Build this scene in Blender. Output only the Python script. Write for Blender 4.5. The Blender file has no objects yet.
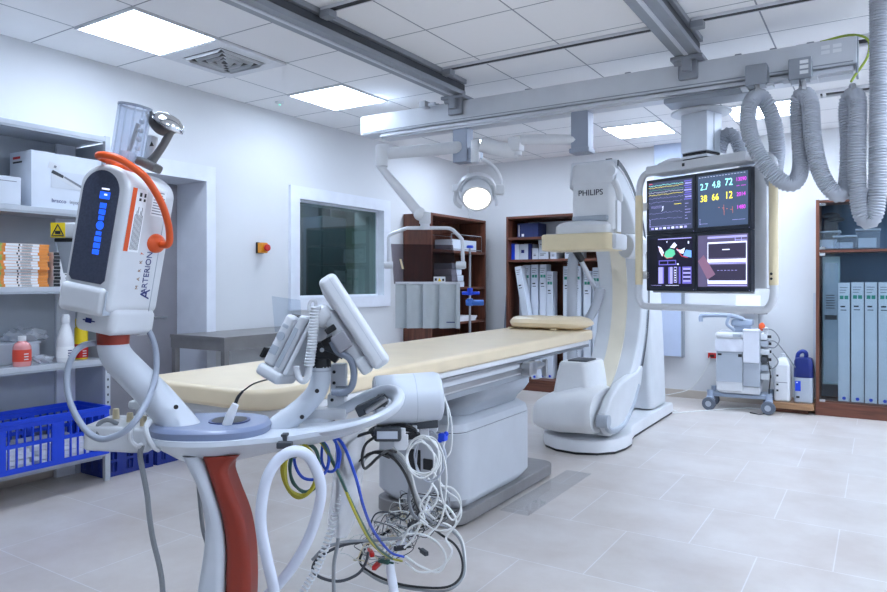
import bpy, bmesh, math, random
from mathutils import Matrix, Vector
random.seed(7)
SC = bpy.context.scene
COL = SC.collection
PI = math.pi
R = math.radians
V = Vector
YAW = R(32.394)                      # heading of the camera, used again for the cart that stands square to it

# ---------------------------------------------------------------- materials
def lin(c):
    return tuple(((x/255)/12.92 if x/255 <= .04045 else ((x/255+.055)/1.055)**2.4) for x in c)
MATS = {}
def mat(name, rgb, rough=.5, metal=0, var=.04, scale=6, bump=0, bscale=60, coat=0, spec=.5):
    m = bpy.data.materials.new(name); m.use_nodes = True
    nt = m.node_tree; bs = nt.nodes['Principled BSDF']
    c = lin(rgb)
    tc = nt.nodes.new('ShaderNodeTexCoord')
    nz = nt.nodes.new('ShaderNodeTexNoise'); nz.inputs['Scale'].default_value = scale; nz.inputs['Detail'].default_value = 4
    nt.links.new(tc.outputs['Object'], nz.inputs['Vector'])
    rp = nt.nodes.new('ShaderNodeValToRGB')
    rp.color_ramp.elements[0].position = .3; rp.color_ramp.elements[1].position = .7
    rp.color_ramp.elements[0].color = tuple(x*(1-var) for x in c)+(1,)
    rp.color_ramp.elements[1].color = tuple(min(1, x*(1+var)) for x in c)+(1,)
    nt.links.new(nz.outputs['Fac'], rp.inputs['Fac'])
    nt.links.new(rp.outputs['Color'], bs.inputs['Base Color'])
    bs.inputs['Roughness'].default_value = rough
    bs.inputs['Metallic'].default_value = metal
    bs.inputs['Specular IOR Level'].default_value = spec
    bs.inputs['Coat Weight'].default_value = coat
    if bump:
        n2 = nt.nodes.new('ShaderNodeTexNoise'); n2.inputs['Scale'].default_value = bscale
        nt.links.new(tc.outputs['Object'], n2.inputs['Vector'])
        bp = nt.nodes.new('ShaderNodeBump'); bp.inputs['Strength'].default_value = bump; bp.inputs['Distance'].default_value = .01
        nt.links.new(n2.outputs['Fac'], bp.inputs['Height']); nt.links.new(bp.outputs['Normal'], bs.inputs['Normal'])
    MATS[name] = m
    return m
def emit(name, rgb, st):
    m = bpy.data.materials.new(name); m.use_nodes = True
    nt = m.node_tree; bs = nt.nodes['Principled BSDF']
    bs.inputs['Base Color'].default_value = lin(rgb)+(1,)
    bs.inputs['Emission Color'].default_value = lin(rgb)+(1,)
    bs.inputs['Emission Strength'].default_value = st
    bs.inputs['Roughness'].default_value = .35
    MATS[name] = m; return m
def clear(name, tint, refl=.25, rough=.02, ior=1.45, haze=0, hazec=(230, 235, 240)):
    m = bpy.data.materials.new(name); m.use_nodes = True
    nt = m.node_tree; nt.nodes.clear()
    out = nt.nodes.new('ShaderNodeOutputMaterial')
    tr = nt.nodes.new('ShaderNodeBsdfTransparent'); tr.inputs['Color'].default_value = lin(tint)+(1,)
    gl = nt.nodes.new('ShaderNodeBsdfGlossy'); gl.inputs['Roughness'].default_value = rough
    gl.inputs['Color'].default_value = (1, 1, 1, 1)
    fr = nt.nodes.new('ShaderNodeFresnel'); fr.inputs['IOR'].default_value = ior
    mx = nt.nodes.new('ShaderNodeMixShader')
    ge = nt.nodes.new('ShaderNodeNewGeometry'); iv = nt.nodes.new('ShaderNodeMath'); iv.operation = 'SUBTRACT'; iv.inputs[0].default_value = 1
    mu = nt.nodes.new('ShaderNodeMath'); mu.operation = 'MULTIPLY'
    nt.links.new(ge.outputs['Backfacing'], iv.inputs[1]); nt.links.new(fr.outputs['Fac'], mu.inputs[0]); nt.links.new(iv.outputs[0], mu.inputs[1])
    nt.links.new(mu.outputs[0], mx.inputs[0])                 # only the outer faces mirror, so thin panes stay clear
    base = tr
    if haze:
        df = nt.nodes.new('ShaderNodeBsdfDiffuse'); df.inputs['Color'].default_value = lin(hazec)+(1,)
        hz = nt.nodes.new('ShaderNodeMixShader'); hz.inputs[0].default_value = haze
        nt.links.new(tr.outputs[0], hz.inputs[1]); nt.links.new(df.outputs[0], hz.inputs[2]); base = hz
    nt.links.new(base.outputs[0], mx.inputs[1]); nt.links.new(gl.outputs[0], mx.inputs[2])
    nt.links.new(mx.outputs[0], out.inputs['Surface'])
    MATS[name] = m; return m
def wood(name, c1, c2, rough=.45, axis='Z'):
    m = mat(name, c1, rough)
    nt = m.node_tree; bs = nt.nodes['Principled BSDF']
    tc = nt.nodes.new('ShaderNodeTexCoord'); mp = nt.nodes.new('ShaderNodeMapping')
    mp.inputs['Scale'].default_value = {'Z': (14, 14, 1.2), 'X': (1.2, 14, 14), 'Y': (14, 1.2, 14)}[axis]
    nz = nt.nodes.new('ShaderNodeTexNoise'); nz.inputs['Scale'].default_value = 2.5; nz.inputs['Detail'].default_value = 6; nz.inputs['Distortion'].default_value = .6
    rp = nt.nodes.new('ShaderNodeValToRGB'); rp.color_ramp.elements[0].position = .35; rp.color_ramp.elements[1].position = .68
    rp.color_ramp.elements[0].color = lin(c1)+(1,); rp.color_ramp.elements[1].color = lin(c2)+(1,)
    nt.links.new(tc.outputs['Object'], mp.inputs[0]); nt.links.new(mp.outputs[0], nz.inputs['Vector'])
    nt.links.new(nz.outputs['Fac'], rp.inputs[0]); nt.links.new(rp.outputs[0], bs.inputs['Base Color'])
    return m
def grid_mat(name, tile, mortar, w, h, ms, off, shift, rough, var=.05, bump=.3, spec=.5, cloud=None):
    m = bpy.data.materials.new(name); m.use_nodes = True
    nt = m.node_tree; bs = nt.nodes['Principled BSDF']
    tc = nt.nodes.new('ShaderNodeTexCoord'); mp = nt.nodes.new('ShaderNodeMapping')
    mp.inputs['Location'].default_value = (shift[0], shift[1], 0)
    br = nt.nodes.new('ShaderNodeTexBrick')
    br.offset = off; br.offset_frequency = 2; br.squash = 1
    br.inputs['Scale'].default_value = 1; br.inputs['Brick Width'].default_value = w; br.inputs['Row Height'].default_value = h
    br.inputs['Mortar Size'].default_value = ms; br.inputs['Mortar Smooth'].default_value = .1
    t = lin(tile)
    br.inputs['Color1'].default_value = tuple(x*(1-var) for x in t)+(1,)
    br.inputs['Color2'].default_value = tuple(min(1, x*(1+var)) for x in t)+(1,)
    br.inputs['Mortar'].default_value = lin(mortar)+(1,)
    nt.links.new(tc.outputs['Object'], mp.inputs[0]); nt.links.new(mp.outputs[0], br.inputs['Vector'])
    col = br.outputs['Color']
    if cloud:
        nz = nt.nodes.new('ShaderNodeTexNoise'); nz.inputs['Scale'].default_value = 2.2; nz.inputs['Detail'].default_value = 8; nz.inputs['Roughness'].default_value = .65
        nt.links.new(tc.outputs['Object'], nz.inputs['Vector'])
        rp = nt.nodes.new('ShaderNodeValToRGB'); rp.color_ramp.elements[0].position = .35; rp.color_ramp.elements[1].position = .7
        rp.color_ramp.elements[0].color = lin(cloud)+(1,); rp.color_ramp.elements[1].color = (1, 1, 1, 1)
        mx = nt.nodes.new('ShaderNodeMix'); mx.data_type = 'RGBA'; mx.blend_type = 'MULTIPLY'; mx.inputs['Factor'].default_value = 1
        nt.links.new(nz.outputs['Fac'], rp.inputs[0]); nt.links.new(col, mx.inputs['A']); nt.links.new(rp.outputs[0], mx.inputs['B'])
        col = mx.outputs['Result']
    nt.links.new(col, bs.inputs['Base Color'])
    bs.inputs['Roughness'].default_value = rough; bs.inputs['Specular IOR Level'].default_value = spec
    bp = nt.nodes.new('ShaderNodeBump'); bp.inputs['Strength'].default_value = bump; bp.inputs['Distance'].default_value = .004; bp.invert = True
    nt.links.new(br.outputs['Fac'], bp.inputs['Height']); nt.links.new(bp.outputs['Normal'], bs.inputs['Normal'])
    MATS[name] = m; return m

# ---------------------------------------------------------------- mesh builder
def frame_from(z, up=None):
    z = V(z).normalized()
    up = V(up) if up else (V((0, 0, 1)) if abs(z.z) < .95 else V((1, 0, 0)))
    x = up.cross(z).normalized(); y = z.cross(x)
    return Matrix((x, y, z)).transposed().to_4x4()
def catmull(pts, n=6, closed=False):
    pts = [V(p) for p in pts]; N = len(pts); out = []
    if N < 3: return pts
    rng = range(N) if closed else range(N-1)
    for i in rng:
        p1 = pts[i]; p2 = pts[(i+1) % N]
        p0 = pts[(i-1) % N] if (closed or i > 0) else p1*2-p2
        p3 = pts[(i+2) % N] if (closed or i+2 < N) else p2*2-p1
        for k in range(n):
            t = k/n; t2 = t*t; t3 = t2*t
            out.append(.5*((2*p1)+(-p0+p2)*t+(2*p0-5*p1+4*p2-p3)*t2+(-p0+3*p1-3*p2+p3)*t3))
    if not closed: out.append(pts[-1])
    return out
def resample(pts, step):
    out = [pts[0]]; acc = 0
    for a, b in zip(pts, pts[1:]):
        L = (b-a).length
        while acc+L >= step and L > 1e-9:
            t = (step-acc)/L; a = a.lerp(b, t); out.append(a); L = (b-a).length; acc = 0
        acc += L
    return out
class MB:
    def __init__(s, m, W=None):
        s.bm = bmesh.new(); s.mats = [m]; s.cur = 0; s.W = W.copy() if W is not None else Matrix()
    def use(s, m):
        if m not in s.mats: s.mats.append(m)
        s.cur = s.mats.index(m); return s
    def add(s, tmp, M=None):
        M = s.W @ (M if M is not None else Matrix())
        mp = {}
        for v in tmp.verts: mp[v] = s.bm.verts.new(M @ v.co)
        flip = M.determinant() < 0
        for f in tmp.faces:
            vs = [mp[v] for v in f.verts]
            if flip: vs.reverse()
            try:
                nf = s.bm.faces.new(vs); nf.material_index = s.cur; nf.smooth = True
            except ValueError: pass
        tmp.free(); return s
    def box(s, x0, x1, y0, y1, z0, z1, bev=0, seg=2, M=None, taper=None):
        t = bmesh.new()
        bmesh.ops.create_cube(t, size=1)
        sx, sy, sz = abs(x1-x0), abs(y1-y0), abs(z1-z0)
        for v in t.verts: v.co = V((v.co.x*sx, v.co.y*sy, v.co.z*sz))
        if taper:
            for v in t.verts:
                if v.co.z > 0: v.co.x *= taper[0]; v.co.y *= taper[1]
        if bev: bmesh.ops.bevel(t, geom=list(t.edges), offset=min(bev, .49*min(sx, sy, sz)), segments=seg, profile=.5, affect='EDGES')
        T = Matrix.Translation(((x0+x1)/2, (y0+y1)/2, (z0+z1)/2))
        return s.add(t, (M @ T) if M is not None else T)
    def cyl(s, p0, p1, r0, r1=None, seg=20, bev=0):
        p0 = V(p0); p1 = V(p1); r1 = r0 if r1 is None else r1; L = (p1-p0).length
        prof = [(0, 0), (r0, 0), (r1, L), (0, L)] if not bev else [(0, 0), (r0-bev, 0), (r0-bev*.3, bev*.3), (r0, bev), (r1, L-bev), (r1-bev*.3, L-bev*.3), (r1-bev, L), (0, L)]
        return s.lathe(prof, p0, p1-p0, seg)
    def lathe(s, prof, origin, axis=(0, 0, 1), seg=24, squash=1):
        t = bmesh.new(); rings = []
        for r, z in prof:
            if r < 1e-6: rings.append([t.verts.new((0, 0, z))])
            else: rings.append([t.verts.new((r*math.cos(2*PI*k/seg), r*squash*math.sin(2*PI*k/seg), z)) for k in range(seg)])
        for a, b in zip(rings, rings[1:]):
            for k in range(seg):
                k2 = (k+1) % seg
                if len(a) == 1 and len(b) == 1: continue
                if len(a) == 1: t.faces.new((a[0], b[k2], b[k]))
                elif len(b) == 1: t.faces.new((a[k], a[k2], b[0]))
                else: t.faces.new((a[k], a[k2], b[k2], b[k]))
        bmesh.ops.recalc_face_normals(t, faces=t.faces)
        return s.add(t, Matrix.Translation(V(origin)) @ frame_from(axis))
    def tube(s, pts, r, seg=8, n=5, closed=False, smooth=True, rf=None, flat=1):
        P = catmull(pts, n, closed) if smooth else [V(p) for p in pts]
        N = len(P); t = bmesh.new(); rings = []
        tang = []
        for i in range(N):
            if closed: d = P[(i+1) % N]-P[i-1]
            else: d = P[min(i+1, N-1)]-P[max(i-1, 0)]
            tang.append(d.normalized() if d.length > 1e-9 else V((0, 0, 1)))
        u = frame_from(tang[0]).to_3x3() @ V((1, 0, 0))
        for i in range(N):
            u = (u-tang[i]*u.dot(tang[i])).normalized(); w = tang[i].cross(u)
            rr = rf(i, N) if rf else (r[min(int(i/max(1, n)), len(r)-1)] if isinstance(r, (list, tuple)) and not smooth else r)
            if isinstance(r, (list, tuple)) and smooth and not rf:
                q = i/n; a = int(min(q, len(r)-1)); b = min(a+1, len(r)-1); rr = r[a]+(r[b]-r[a])*(q-a)
            rings.append([t.verts.new(P[i]+(u*math.cos(2*PI*k/seg)+w*flat*math.sin(2*PI*k/seg))*rr) for k in range(seg)])
        pairs = list(zip(rings, rings[1:]))+([(rings[-1], rings[0])] if closed else [])
        for a, b in pairs:
            off = 0
            if closed and a is rings[-1]:
                off = min(range(seg), key=lambda o: (a[0].co-b[o].co).length)
            for k in range(seg): t.faces.new((a[k], a[(k+1) % seg], b[(k+1+off) % seg], b[(k+off) % seg]))
        if not closed:
            t.faces.new(rings[0][::-1]); t.faces.new(rings[-1])
        bmesh.ops.recalc_face_normals(t, faces=t.faces)
        return s.add(t)
    def prism(s, poly, depth, M=None, bev=0, seg=2):
        # poly in local x,z, pushed along +y by depth
        t = bmesh.new()
        a = [t.verts.new((x, 0, z)) for x, z in poly]; b = [t.verts.new((x, depth, z)) for x, z in poly]
        n = len(poly)
        t.faces.new(a); t.faces.new(b[::-1])
        for k in range(n): t.faces.new((a[k], b[k], b[(k+1) % n], a[(k+1) % n]))
        bmesh.ops.recalc_face_normals(t, faces=t.faces)
        if bev:
            es = [e for e in t.edges if len(e.link_faces) == 2 and e.calc_face_angle(0) > R(40)]
            bmesh.ops.bevel(t, geom=es, offset=bev, segments=seg, profile=.5, affect='EDGES')
        return s.add(t, M)
    def loft(s, rings, M=None, caps=True):
        t = bmesh.new()
        rr = [[t.verts.new(V(p)) for p in ring] for ring in rings]; n = len(rr[0])
        for a, b in zip(rr, rr[1:]):
            for k in range(n): t.faces.new((a[k], a[(k+1) % n], b[(k+1) % n], b[k]))
        if caps: t.faces.new(rr[0][::-1]); t.faces.new(rr[-1])
        bmesh.ops.recalc_face_normals(t, faces=t.faces)
        return s.add(t, M)
    def ball(s, c, r, sc=(1, 1, 1), seg=16):
        t = bmesh.new(); bmesh.ops.create_uvsphere(t, u_segments=seg, v_segments=max(6, seg*2//3), radius=r)
        return s.add(t, Matrix.Translation(V(c)) @ Matrix.Diagonal(V(sc).to_4d()))
    def quad(s, pts):
        t = bmesh.new(); t.faces.new([t.verts.new(V(p)) for p in pts]); return s.add(t)
    def text(s, body, size, M, depth=.0006, align='CENTER', squash=1):
        cu = bpy.data.curves.new('lettering', 'FONT'); cu.body = body; cu.size = size; cu.align_x = align; cu.align_y = 'CENTER'; cu.extrude = depth
        cu.resolution_u = 3
        o = bpy.data.objects.new('lettering', cu); COL.objects.link(o)
        dg = bpy.context.evaluated_depsgraph_get()
        me = bpy.data.meshes.new_from_object(o.evaluated_get(dg))
        bpy.data.objects.remove(o); bpy.data.curves.remove(cu)
        t = bmesh.new(); t.from_mesh(me); bpy.data.meshes.remove(me)
        return s.add(t, M @ Matrix.Diagonal((squash, 1, 1, 1)))
def rrect(x0, x1, y0, y1, r, n=6):
    out = []
    for cx, cy, a in ((x1-r, y1-r, 0), (x0+r, y1-r, 90), (x0+r, y0+r, 180), (x1-r, y0+r, 270)):
        for k in range(n+1):
            t = R(a+90*k/n); out.append((cx+r*math.cos(t), cy+r*math.sin(t)))
    return out
def slab(mb, x0, x1, y0, y1, z0, z1, r, rv=.01, M=None, n=6, k=3):
    # a horizontal slab with rounded plan corners (r) and rounded top and bottom edges (rv)
    rings = []
    for i in range(k+1):
        t = PI/2*i/k; ins = rv*(1-math.sin(t)); z = z0+rv*(1-math.cos(t))
        rings.append([(x, y, z) for x, y in rrect(x0+ins, x1-ins, y0+ins, y1-ins, max(r-ins, .002), n)])
    for i in range(k+1):
        t = PI/2*i/k; ins = rv*(1-math.cos(t)); z = z1-rv*(1-math.sin(t))
        rings.append([(x, y, z) for x, y in rrect(x0+ins, x1-ins, y0+ins, y1-ins, max(r-ins, .002), n)])
    mb.loft(rings, M)
# ---------------------------------------------------------------- objects
WM = {}
def obj(name, mb, parent=None, label=None, cat=None, group=None, kind=None, sharp=38, keep=False):
    me = bpy.data.meshes.new(name)
    if parent is not None: W = WM[parent.name]
    elif keep: W = Matrix()
    else:
        xs = [v.co for v in mb.bm.verts]
        lo = [min(c[i] for c in xs) for i in range(3)]; hi = [max(c[i] for c in xs) for i in range(3)]
        W = Matrix.Translation(((lo[0]+hi[0])/2, (lo[1]+hi[1])/2, lo[2]))
    bmesh.ops.transform(mb.bm, matrix=W.inverted(), verts=mb.bm.verts)
    for e in mb.bm.edges: e.smooth = len(e.link_faces) == 2 and e.calc_face_angle(0) < R(sharp)
    mb.bm.to_mesh(me); mb.bm.free()
    for m in mb.mats: me.materials.append(m)
    o = bpy.data.objects.new(name, me); COL.objects.link(o)
    if sharp < 75: wn = o.modifiers.new('even_normals', 'WEIGHTED_NORMAL'); wn.keep_sharp = True; wn.weight = 60
    if parent is not None: o.parent = parent
    else: o.matrix_world = W
    WM[o.name] = W
    if label: o['label'] = label
    if cat: o['category'] = cat
    if group: o['group'] = group
    if kind: o['kind'] = kind
    return o
def thing(name, label, cat, loc=(0, 0, 0), rot=0, group=None):
    o = bpy.data.objects.new(name, None); COL.objects.link(o)
    o.empty_display_size = .1
    W = Matrix.Translation(V(loc)) @ Matrix.Rotation(rot, 4, 'Z')
    o.location = loc; o.rotation_euler = (0, 0, rot); WM[o.name] = W
    o['label'] = label; o['category'] = cat
    if group: o['group'] = group
    return o
def kids(o): return [c for c in bpy.data.objects if c.parent == o]
def dup(root, loc, rot=0, label=None, group=None):
    def cp(o, par):
        c = o.copy(); COL.objects.link(c)
        if par is not None: c.parent = par
        for ch in kids(o): cp(ch, c)
        return c
    r = cp(root, None); r.location = loc; r.rotation_euler = (0, 0, rot)
    if label: r['label'] = label
    if group: r['group'] = group
    WM[r.name] = Matrix.Translation(V(loc)) @ Matrix.Rotation(rot, 4, 'Z')
    return r
def struct(name, mb, parent=None): return obj(name, mb, parent, kind='structure', keep=parent is None)
def Wof(o): return WM[o.name]

white = mat('white_enamel', (218, 220, 223), .35)
offwhite = mat('off_white_plastic', (206, 209, 213), .4)
dev = mat('device_white', (206, 209, 213), .32, coat=.15)
devgrey = mat('device_grey', (168, 176, 186), .4)
cream = mat('cream_vinyl', (227, 210, 178), .32, bump=.06, bscale=14)
creamhard = mat('cream_plastic', (226, 211, 174), .4)
steel = mat('brushed_steel', (176, 178, 182), .32, 1, bump=.03)
chrome = mat('chrome', (215, 217, 220), .12, 1)
alu = mat('painted_aluminium', (214, 217, 222), .38, .3)
alud = mat('grey_aluminium', (152, 158, 166), .42, .4)
black = mat('black_plastic', (24, 25, 28), .45)
darkgrey = mat('dark_grey_plastic', (62, 66, 72), .5)
hosegrey = mat('hose_grey', (176, 181, 190), .55)
cabgrey = mat('cable_grey', (134, 138, 142), .45)
cabwhite = mat('cable_white', (222, 224, 222), .45)
paper = mat('paper_white', (232, 235, 238), .6)
card = mat('carton_white', (208, 215, 225), .55)
cardg = mat('carton_grey', (196, 204, 214), .55)
blue = mat('blue_plastic', (18, 66, 206), .4)
bluedk = mat('dark_blue_plastic', (22, 44, 128), .4)
navy = mat('navy_print', (28, 40, 110), .5)
red = mat('red_plastic', (196, 32, 28), .4)
orange = mat('orange_plastic', (216, 84, 28), .35)
yellow = mat('yellow_print', (240, 208, 30), .45)
teal = mat('teal_print', (40, 140, 120), .5)
brownred = mat('rust_red_plastic', (142, 46, 28), .42)
rubber = mat('rubber_grey', (92, 100, 112), .6)
inkgrey = mat('ink_grey', (120, 124, 132), .6)
ink = mat('ink_black', (34, 36, 40), .6)
darkwood = wood('mahogany_laminate', (84, 48, 36), (116, 68, 50))
darkwoodx = wood('mahogany_laminate_flat', (88, 50, 38), (118, 70, 52), axis='X')
midwood = wood('oak_board', (140, 104, 74), (172, 132, 96), axis='X')
glass = clear('window_glass', (232, 240, 240))
acryl = clear('tinted_acrylic', (196, 190, 194), ior=1.4)
clearpl = clear('clear_plastic', (242, 245, 250), ior=1.4, haze=.16)
bagpl = clear('bag_film', (240, 242, 246), ior=1.5, rough=.15, haze=.4)

# ---------------------------------------------------------------- room shell
XL, XR, YF, YB, ZC = -4.70, 3.0, -2.6, 8.05, 2.88
paint = mat('wall_paint', (218, 220, 222), .6, var=.015, scale=2, bump=.02, bscale=180)
floor_m = grid_mat('floor_tiles', (203, 198, 194), (218, 219, 221), .63, .63, .0028, .5, (1.125, -3.57), .33, .03, .25, .45, cloud=(236, 230, 226))
ceil_m = grid_mat('ceiling_tiles', (246, 246, 246), (160, 164, 170), .6, .6, .005, 0, (3.59, -2.36), .8, .012, .5, .2)
b = MB(floor_m); b.box(XL-.4, XR+.15, YF-.15, YB+.15, -.12, 0); struct('floor', b)
b = MB(ceil_m); b.box(XL-.4, XR+.15, YF-.15, YB+.15, ZC, ZC+.1); struct('ceiling', b)
b = MB(paint); b.box(XL-.4, XR+.15, YB, YB+.15, 0, ZC); struct('wall_back', b)
b = MB(paint); b.box(XR, XR+.15, YF, YB, 0, ZC); struct('wall_right', b)
b = MB(mat('front_wall_grey', (160, 164, 170), .6)); b.box(XL-.4, XR+.15, YF-.15, YF, 0, ZC); struct('wall_front', b)  # unseen wall, greyed so that it bounces less light forward
# left wall with a doorway and the observation window
DY0, DY1, DZ = 2.62, 3.72, 2.14
WY0, WY1, WZ0, WZ1 = 4.80, 6.13, 1.155, 2.11
b = MB(paint); T = .4
b.box(XL-T, XL, YF, DY0, 0, ZC); b.box(XL-T, XL, DY0, DY1, DZ, ZC); b.box(XL-T, XL, DY1, WY0, 0, ZC)
b.box(XL-T, XL, WY0, WY1, 0, WZ0); b.box(XL-T, XL, WY0, WY1, WZ1, ZC); b.box(XL-T, XL, WY1, YB, 0, ZC)
struct('wall_left', b)
frame_m = mat('white_frame_paint', (228, 232, 240), .4)
b = MB(frame_m)
b.box(XL-.385, XL+.05, DY1-.006, DY1+.085, 0, DZ+.12); b.box(XL-.385, XL+.05, DY0-.12, DY0+.006, 0, DZ+.12)
b.box(XL-.385, XL+.05, DY0+.006, DY1-.006, DZ-.006, DZ+.12)
struct('trim_1', b)
door_m = mat('grey_door_laminate', (148, 146, 152), .5)
b = MB(door_m); b.box(XL-.372, XL-.33, DY0+.006, DY1-.006, .004, DZ-.008, .003); d1 = struct('door_1', b)
b = MB(steel); b.tube([(XL-.33, DY1-.14, 1.02), (XL-.28, DY1-.14, 1.02), (XL-.28, DY1-.26, 1.02)], .009, 8, 3); obj('door_handle', b, d1)
# observation window
b = MB(frame_m); fw = .115
g = .006; b.box(XL-.12, XL+.03, WY0-fw, WY0+g, WZ0-fw, WZ1+fw); b.box(XL-.12, XL+.03, WY1-g, WY1+fw, WZ0-fw, WZ1+fw)
b.box(XL-.12, XL+.03, WY0+g, WY1-g, WZ0-fw, WZ0+g); b.box(XL-.12, XL+.03, WY0+g, WY1-g, WZ1-g, WZ1+fw)
for q in (.022,):
    b.box(XL-.1, XL-.06, WY0+g, WY0+q, WZ0+g, WZ1-g); b.box(XL-.1, XL-.06, WY1-q, WY1-g, WZ0+g, WZ1-g)
    b.box(XL-.1, XL-.06, WY0+q, WY1-q, WZ0+g, WZ0+q); b.box(XL-.1, XL-.06, WY0+q, WY1-q, WZ1-q, WZ1-g)
w1 = struct('window_1', b)
b = MB(clear('observation_glass', (176, 190, 188), ior=1.55)); b.box(XL-.085, XL-.075, WY0+.02, WY1-.02, WZ0+.02, WZ1-.02); obj('pane', b, w1)
# the dim control room behind the window
cr = mat('control_room_wall', (178, 188, 182), .7)
CX0, CX1, CYA, CYB = -8.2, XL-T, 3.9, 9.2
b = MB(cr); b.box(CX0-.1, CX0, CYA, CYB, 0, 2.7); struct('wall_control_room_left', b)
b = MB(cr); b.box(CX0, CX1, CYA-.1, CYA, 0, 2.7); struct('wall_control_room_front', b)
b = MB(cr); b.box(CX0, CX1+.4, CYB, CYB+.1, 0, 2.7); struct('wall_control_room_back', b)
b = MB(cr); b.box(CX1, CX1+.4, YB+.15, CYB, 0, 2.7); struct('wall_control_room_right', b)
b = MB(cr); b.box(CX0, CX1, CYA, CYB, 2.7, 2.8); struct('ceiling_control_room', b)
b = MB(cr); b.box(CX0, CX1, CYA, CYB, -.1, 0); struct('floor_control_room', b)
o = thing('tall_cupboard', 'dark grey tall cupboard in the room behind the observation window', 'cupboard', (-7.2, 7.6, 0))
b = MB(mat('cupboard_grey', (70, 78, 84), .5)); b.box(-7.7, -6.7, 7.35, 7.85, 0, 2.25, .006); obj('body', b, o)
b = MB(mat('cupboard_door', (84, 92, 98), .5)); b.box(-7.68, -7.21, 7.33, 7.35, .05, 2.22, .003); obj('door', b, o)
b = MB(MATS['cupboard_door']); b.box(-7.19, -6.72, 7.33, 7.35, .05, 2.22, .003); obj('door', b, o)
o = thing('wall_cabinet', 'white wall cabinet seen through the observation window', 'cabinet', (-6.2, 8.9, 1.75))
b = MB(offwhite); b.box(-6.65, -5.5, 8.8, 9.19, 1.9, 2.45, .005); obj('body', b, o)
b = MB(white); b.box(-6.64, -6.09, 8.78, 8.8, 1.91, 2.44, .003); obj('door', b, o)
b = MB(white); b.box(-6.07, -5.51, 8.78, 8.8, 1.91, 2.44, .003); obj('door', b, o)
o = thing('desk', 'grey worktop desk behind the observation window', 'desk', (-6.2, 8.8, 0))
b = MB(devgrey); b.box(-6.7, -5.4, 8.5, 9.19, 1.16, 1.2, .004); obj('worktop', b, o)
for x in (-6.66, -5.44):
    b = MB(darkgrey); b.box(x-.02, x+.02, 8.52, 9.18, 0, 1.16); obj('side_panel', b, o)
o = thing('printer', 'small white printer on the desk behind the observation window', 'printer', (-6.35, 8.75, 1.2))
b = MB(offwhite); b.box(-6.55, -6.15, 8.6, 8.95, 1.201, 1.4, .02); obj('body', b, o)
b = MB(paper); b.box(-6.48, -6.22, 8.64, 8.8, 1.39, 1.43, .004); obj('paper_tray', b, o)
b = MB(mat('blind_green', (150, 160, 140), .7))
for k in range(16): b.box(-5.2, -5.17, 6.3+k*.1, 6.395+k*.1, .3, 2.3)
o = obj('window_blind', b, None, 'pale green vertical blind at the far side of the observation window', 'blind')
for nm, y0, y1 in (('baseboard_left', DY1+.085, YB), ('baseboard_front', YF, DY0-.12)):
    b = MB(mat('skirting_tile', (176, 166, 156), .4)); b.box(XL, XL+.012, y0, y1, 0, .085, .003); struct(nm if nm == 'baseboard_left' else 'baseboard_left_front', b)
b = MB(mat('skirting_tile_back', (190, 180, 168), .4)); b.box(XL+.012, XR, YB-.012, YB, 0, .09, .003); struct('baseboard_back', b)

# ---------------------------------------------------------------- ceiling lights, vents
diff_m = emit('light_diffuser', (214, 230, 253), 10.5)
diff_b = emit('light_diffuser_bright', (214, 230, 253), 19)
spots = [(-3.89, 2.66, 'square ceiling light panel nearest the injector, beside the square air vent'),
         (-3.89, 4.46, 'square ceiling light panel just left of the end of the ceiling beam'),
         (-3.89, 6.86, 'ceiling light panel near the room corner, behind the exam lamp'),
         (-2.09, 7.06, 'square ceiling light panel above and behind the upright scanner arm'),
         (-.89, 6.86, 'ceiling light panel behind the looped corrugated hose')]
for x in (.9, 2.1): spots.append((x, 6.86, None))  # from here on unseen panels, added to light the room from overhead
for x in (.91, 2.1): spots.append((x, 4.46, None)); spots.append((x, 2.06, None))
for x, y in ((-1.49, .86), (-3.89, .86), (.91, .26)): spots.append((x, y, None))
first = {}
for i, (x, y, lab) in enumerate(spots):
    lab = lab or 'square ceiling light panel added outside the view to light the room'
    k = 'a' if x < -3.5 else 'b'
    if k not in first:
        fl = first[k] = thing('ceiling_light', lab, 'ceiling light', (x, y, ZC-.012), 0, 'square ceiling light panels')
        b = MB(white, Wof(fl))
        for a in ((-.3, .3, -.3, -.285), (-.3, .3, .285, .3), (-.3, -.285, -.285, .285), (.285, .3, -.285, .285)): b.box(*a, -.002, .0118)
        obj('frame', b, fl)
        b = MB(diff_m if k == 'a' else diff_b, Wof(fl)); b.box(-.285, .285, -.285, .285, .001, .008); obj('diffuser', b, fl)
    else: dup(first[k], (x, y, ZC-.012), 0, lab)
for q in ((-6.6, 7.0), (-5.9, 5.6), (-5.8, 8.2)): dup(first['b'], (*q, 2.688), 0, 'unseen ceiling light panel added to brighten the room behind the observation window')  # lamps added out of sight to lift the control room's brightness
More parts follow.
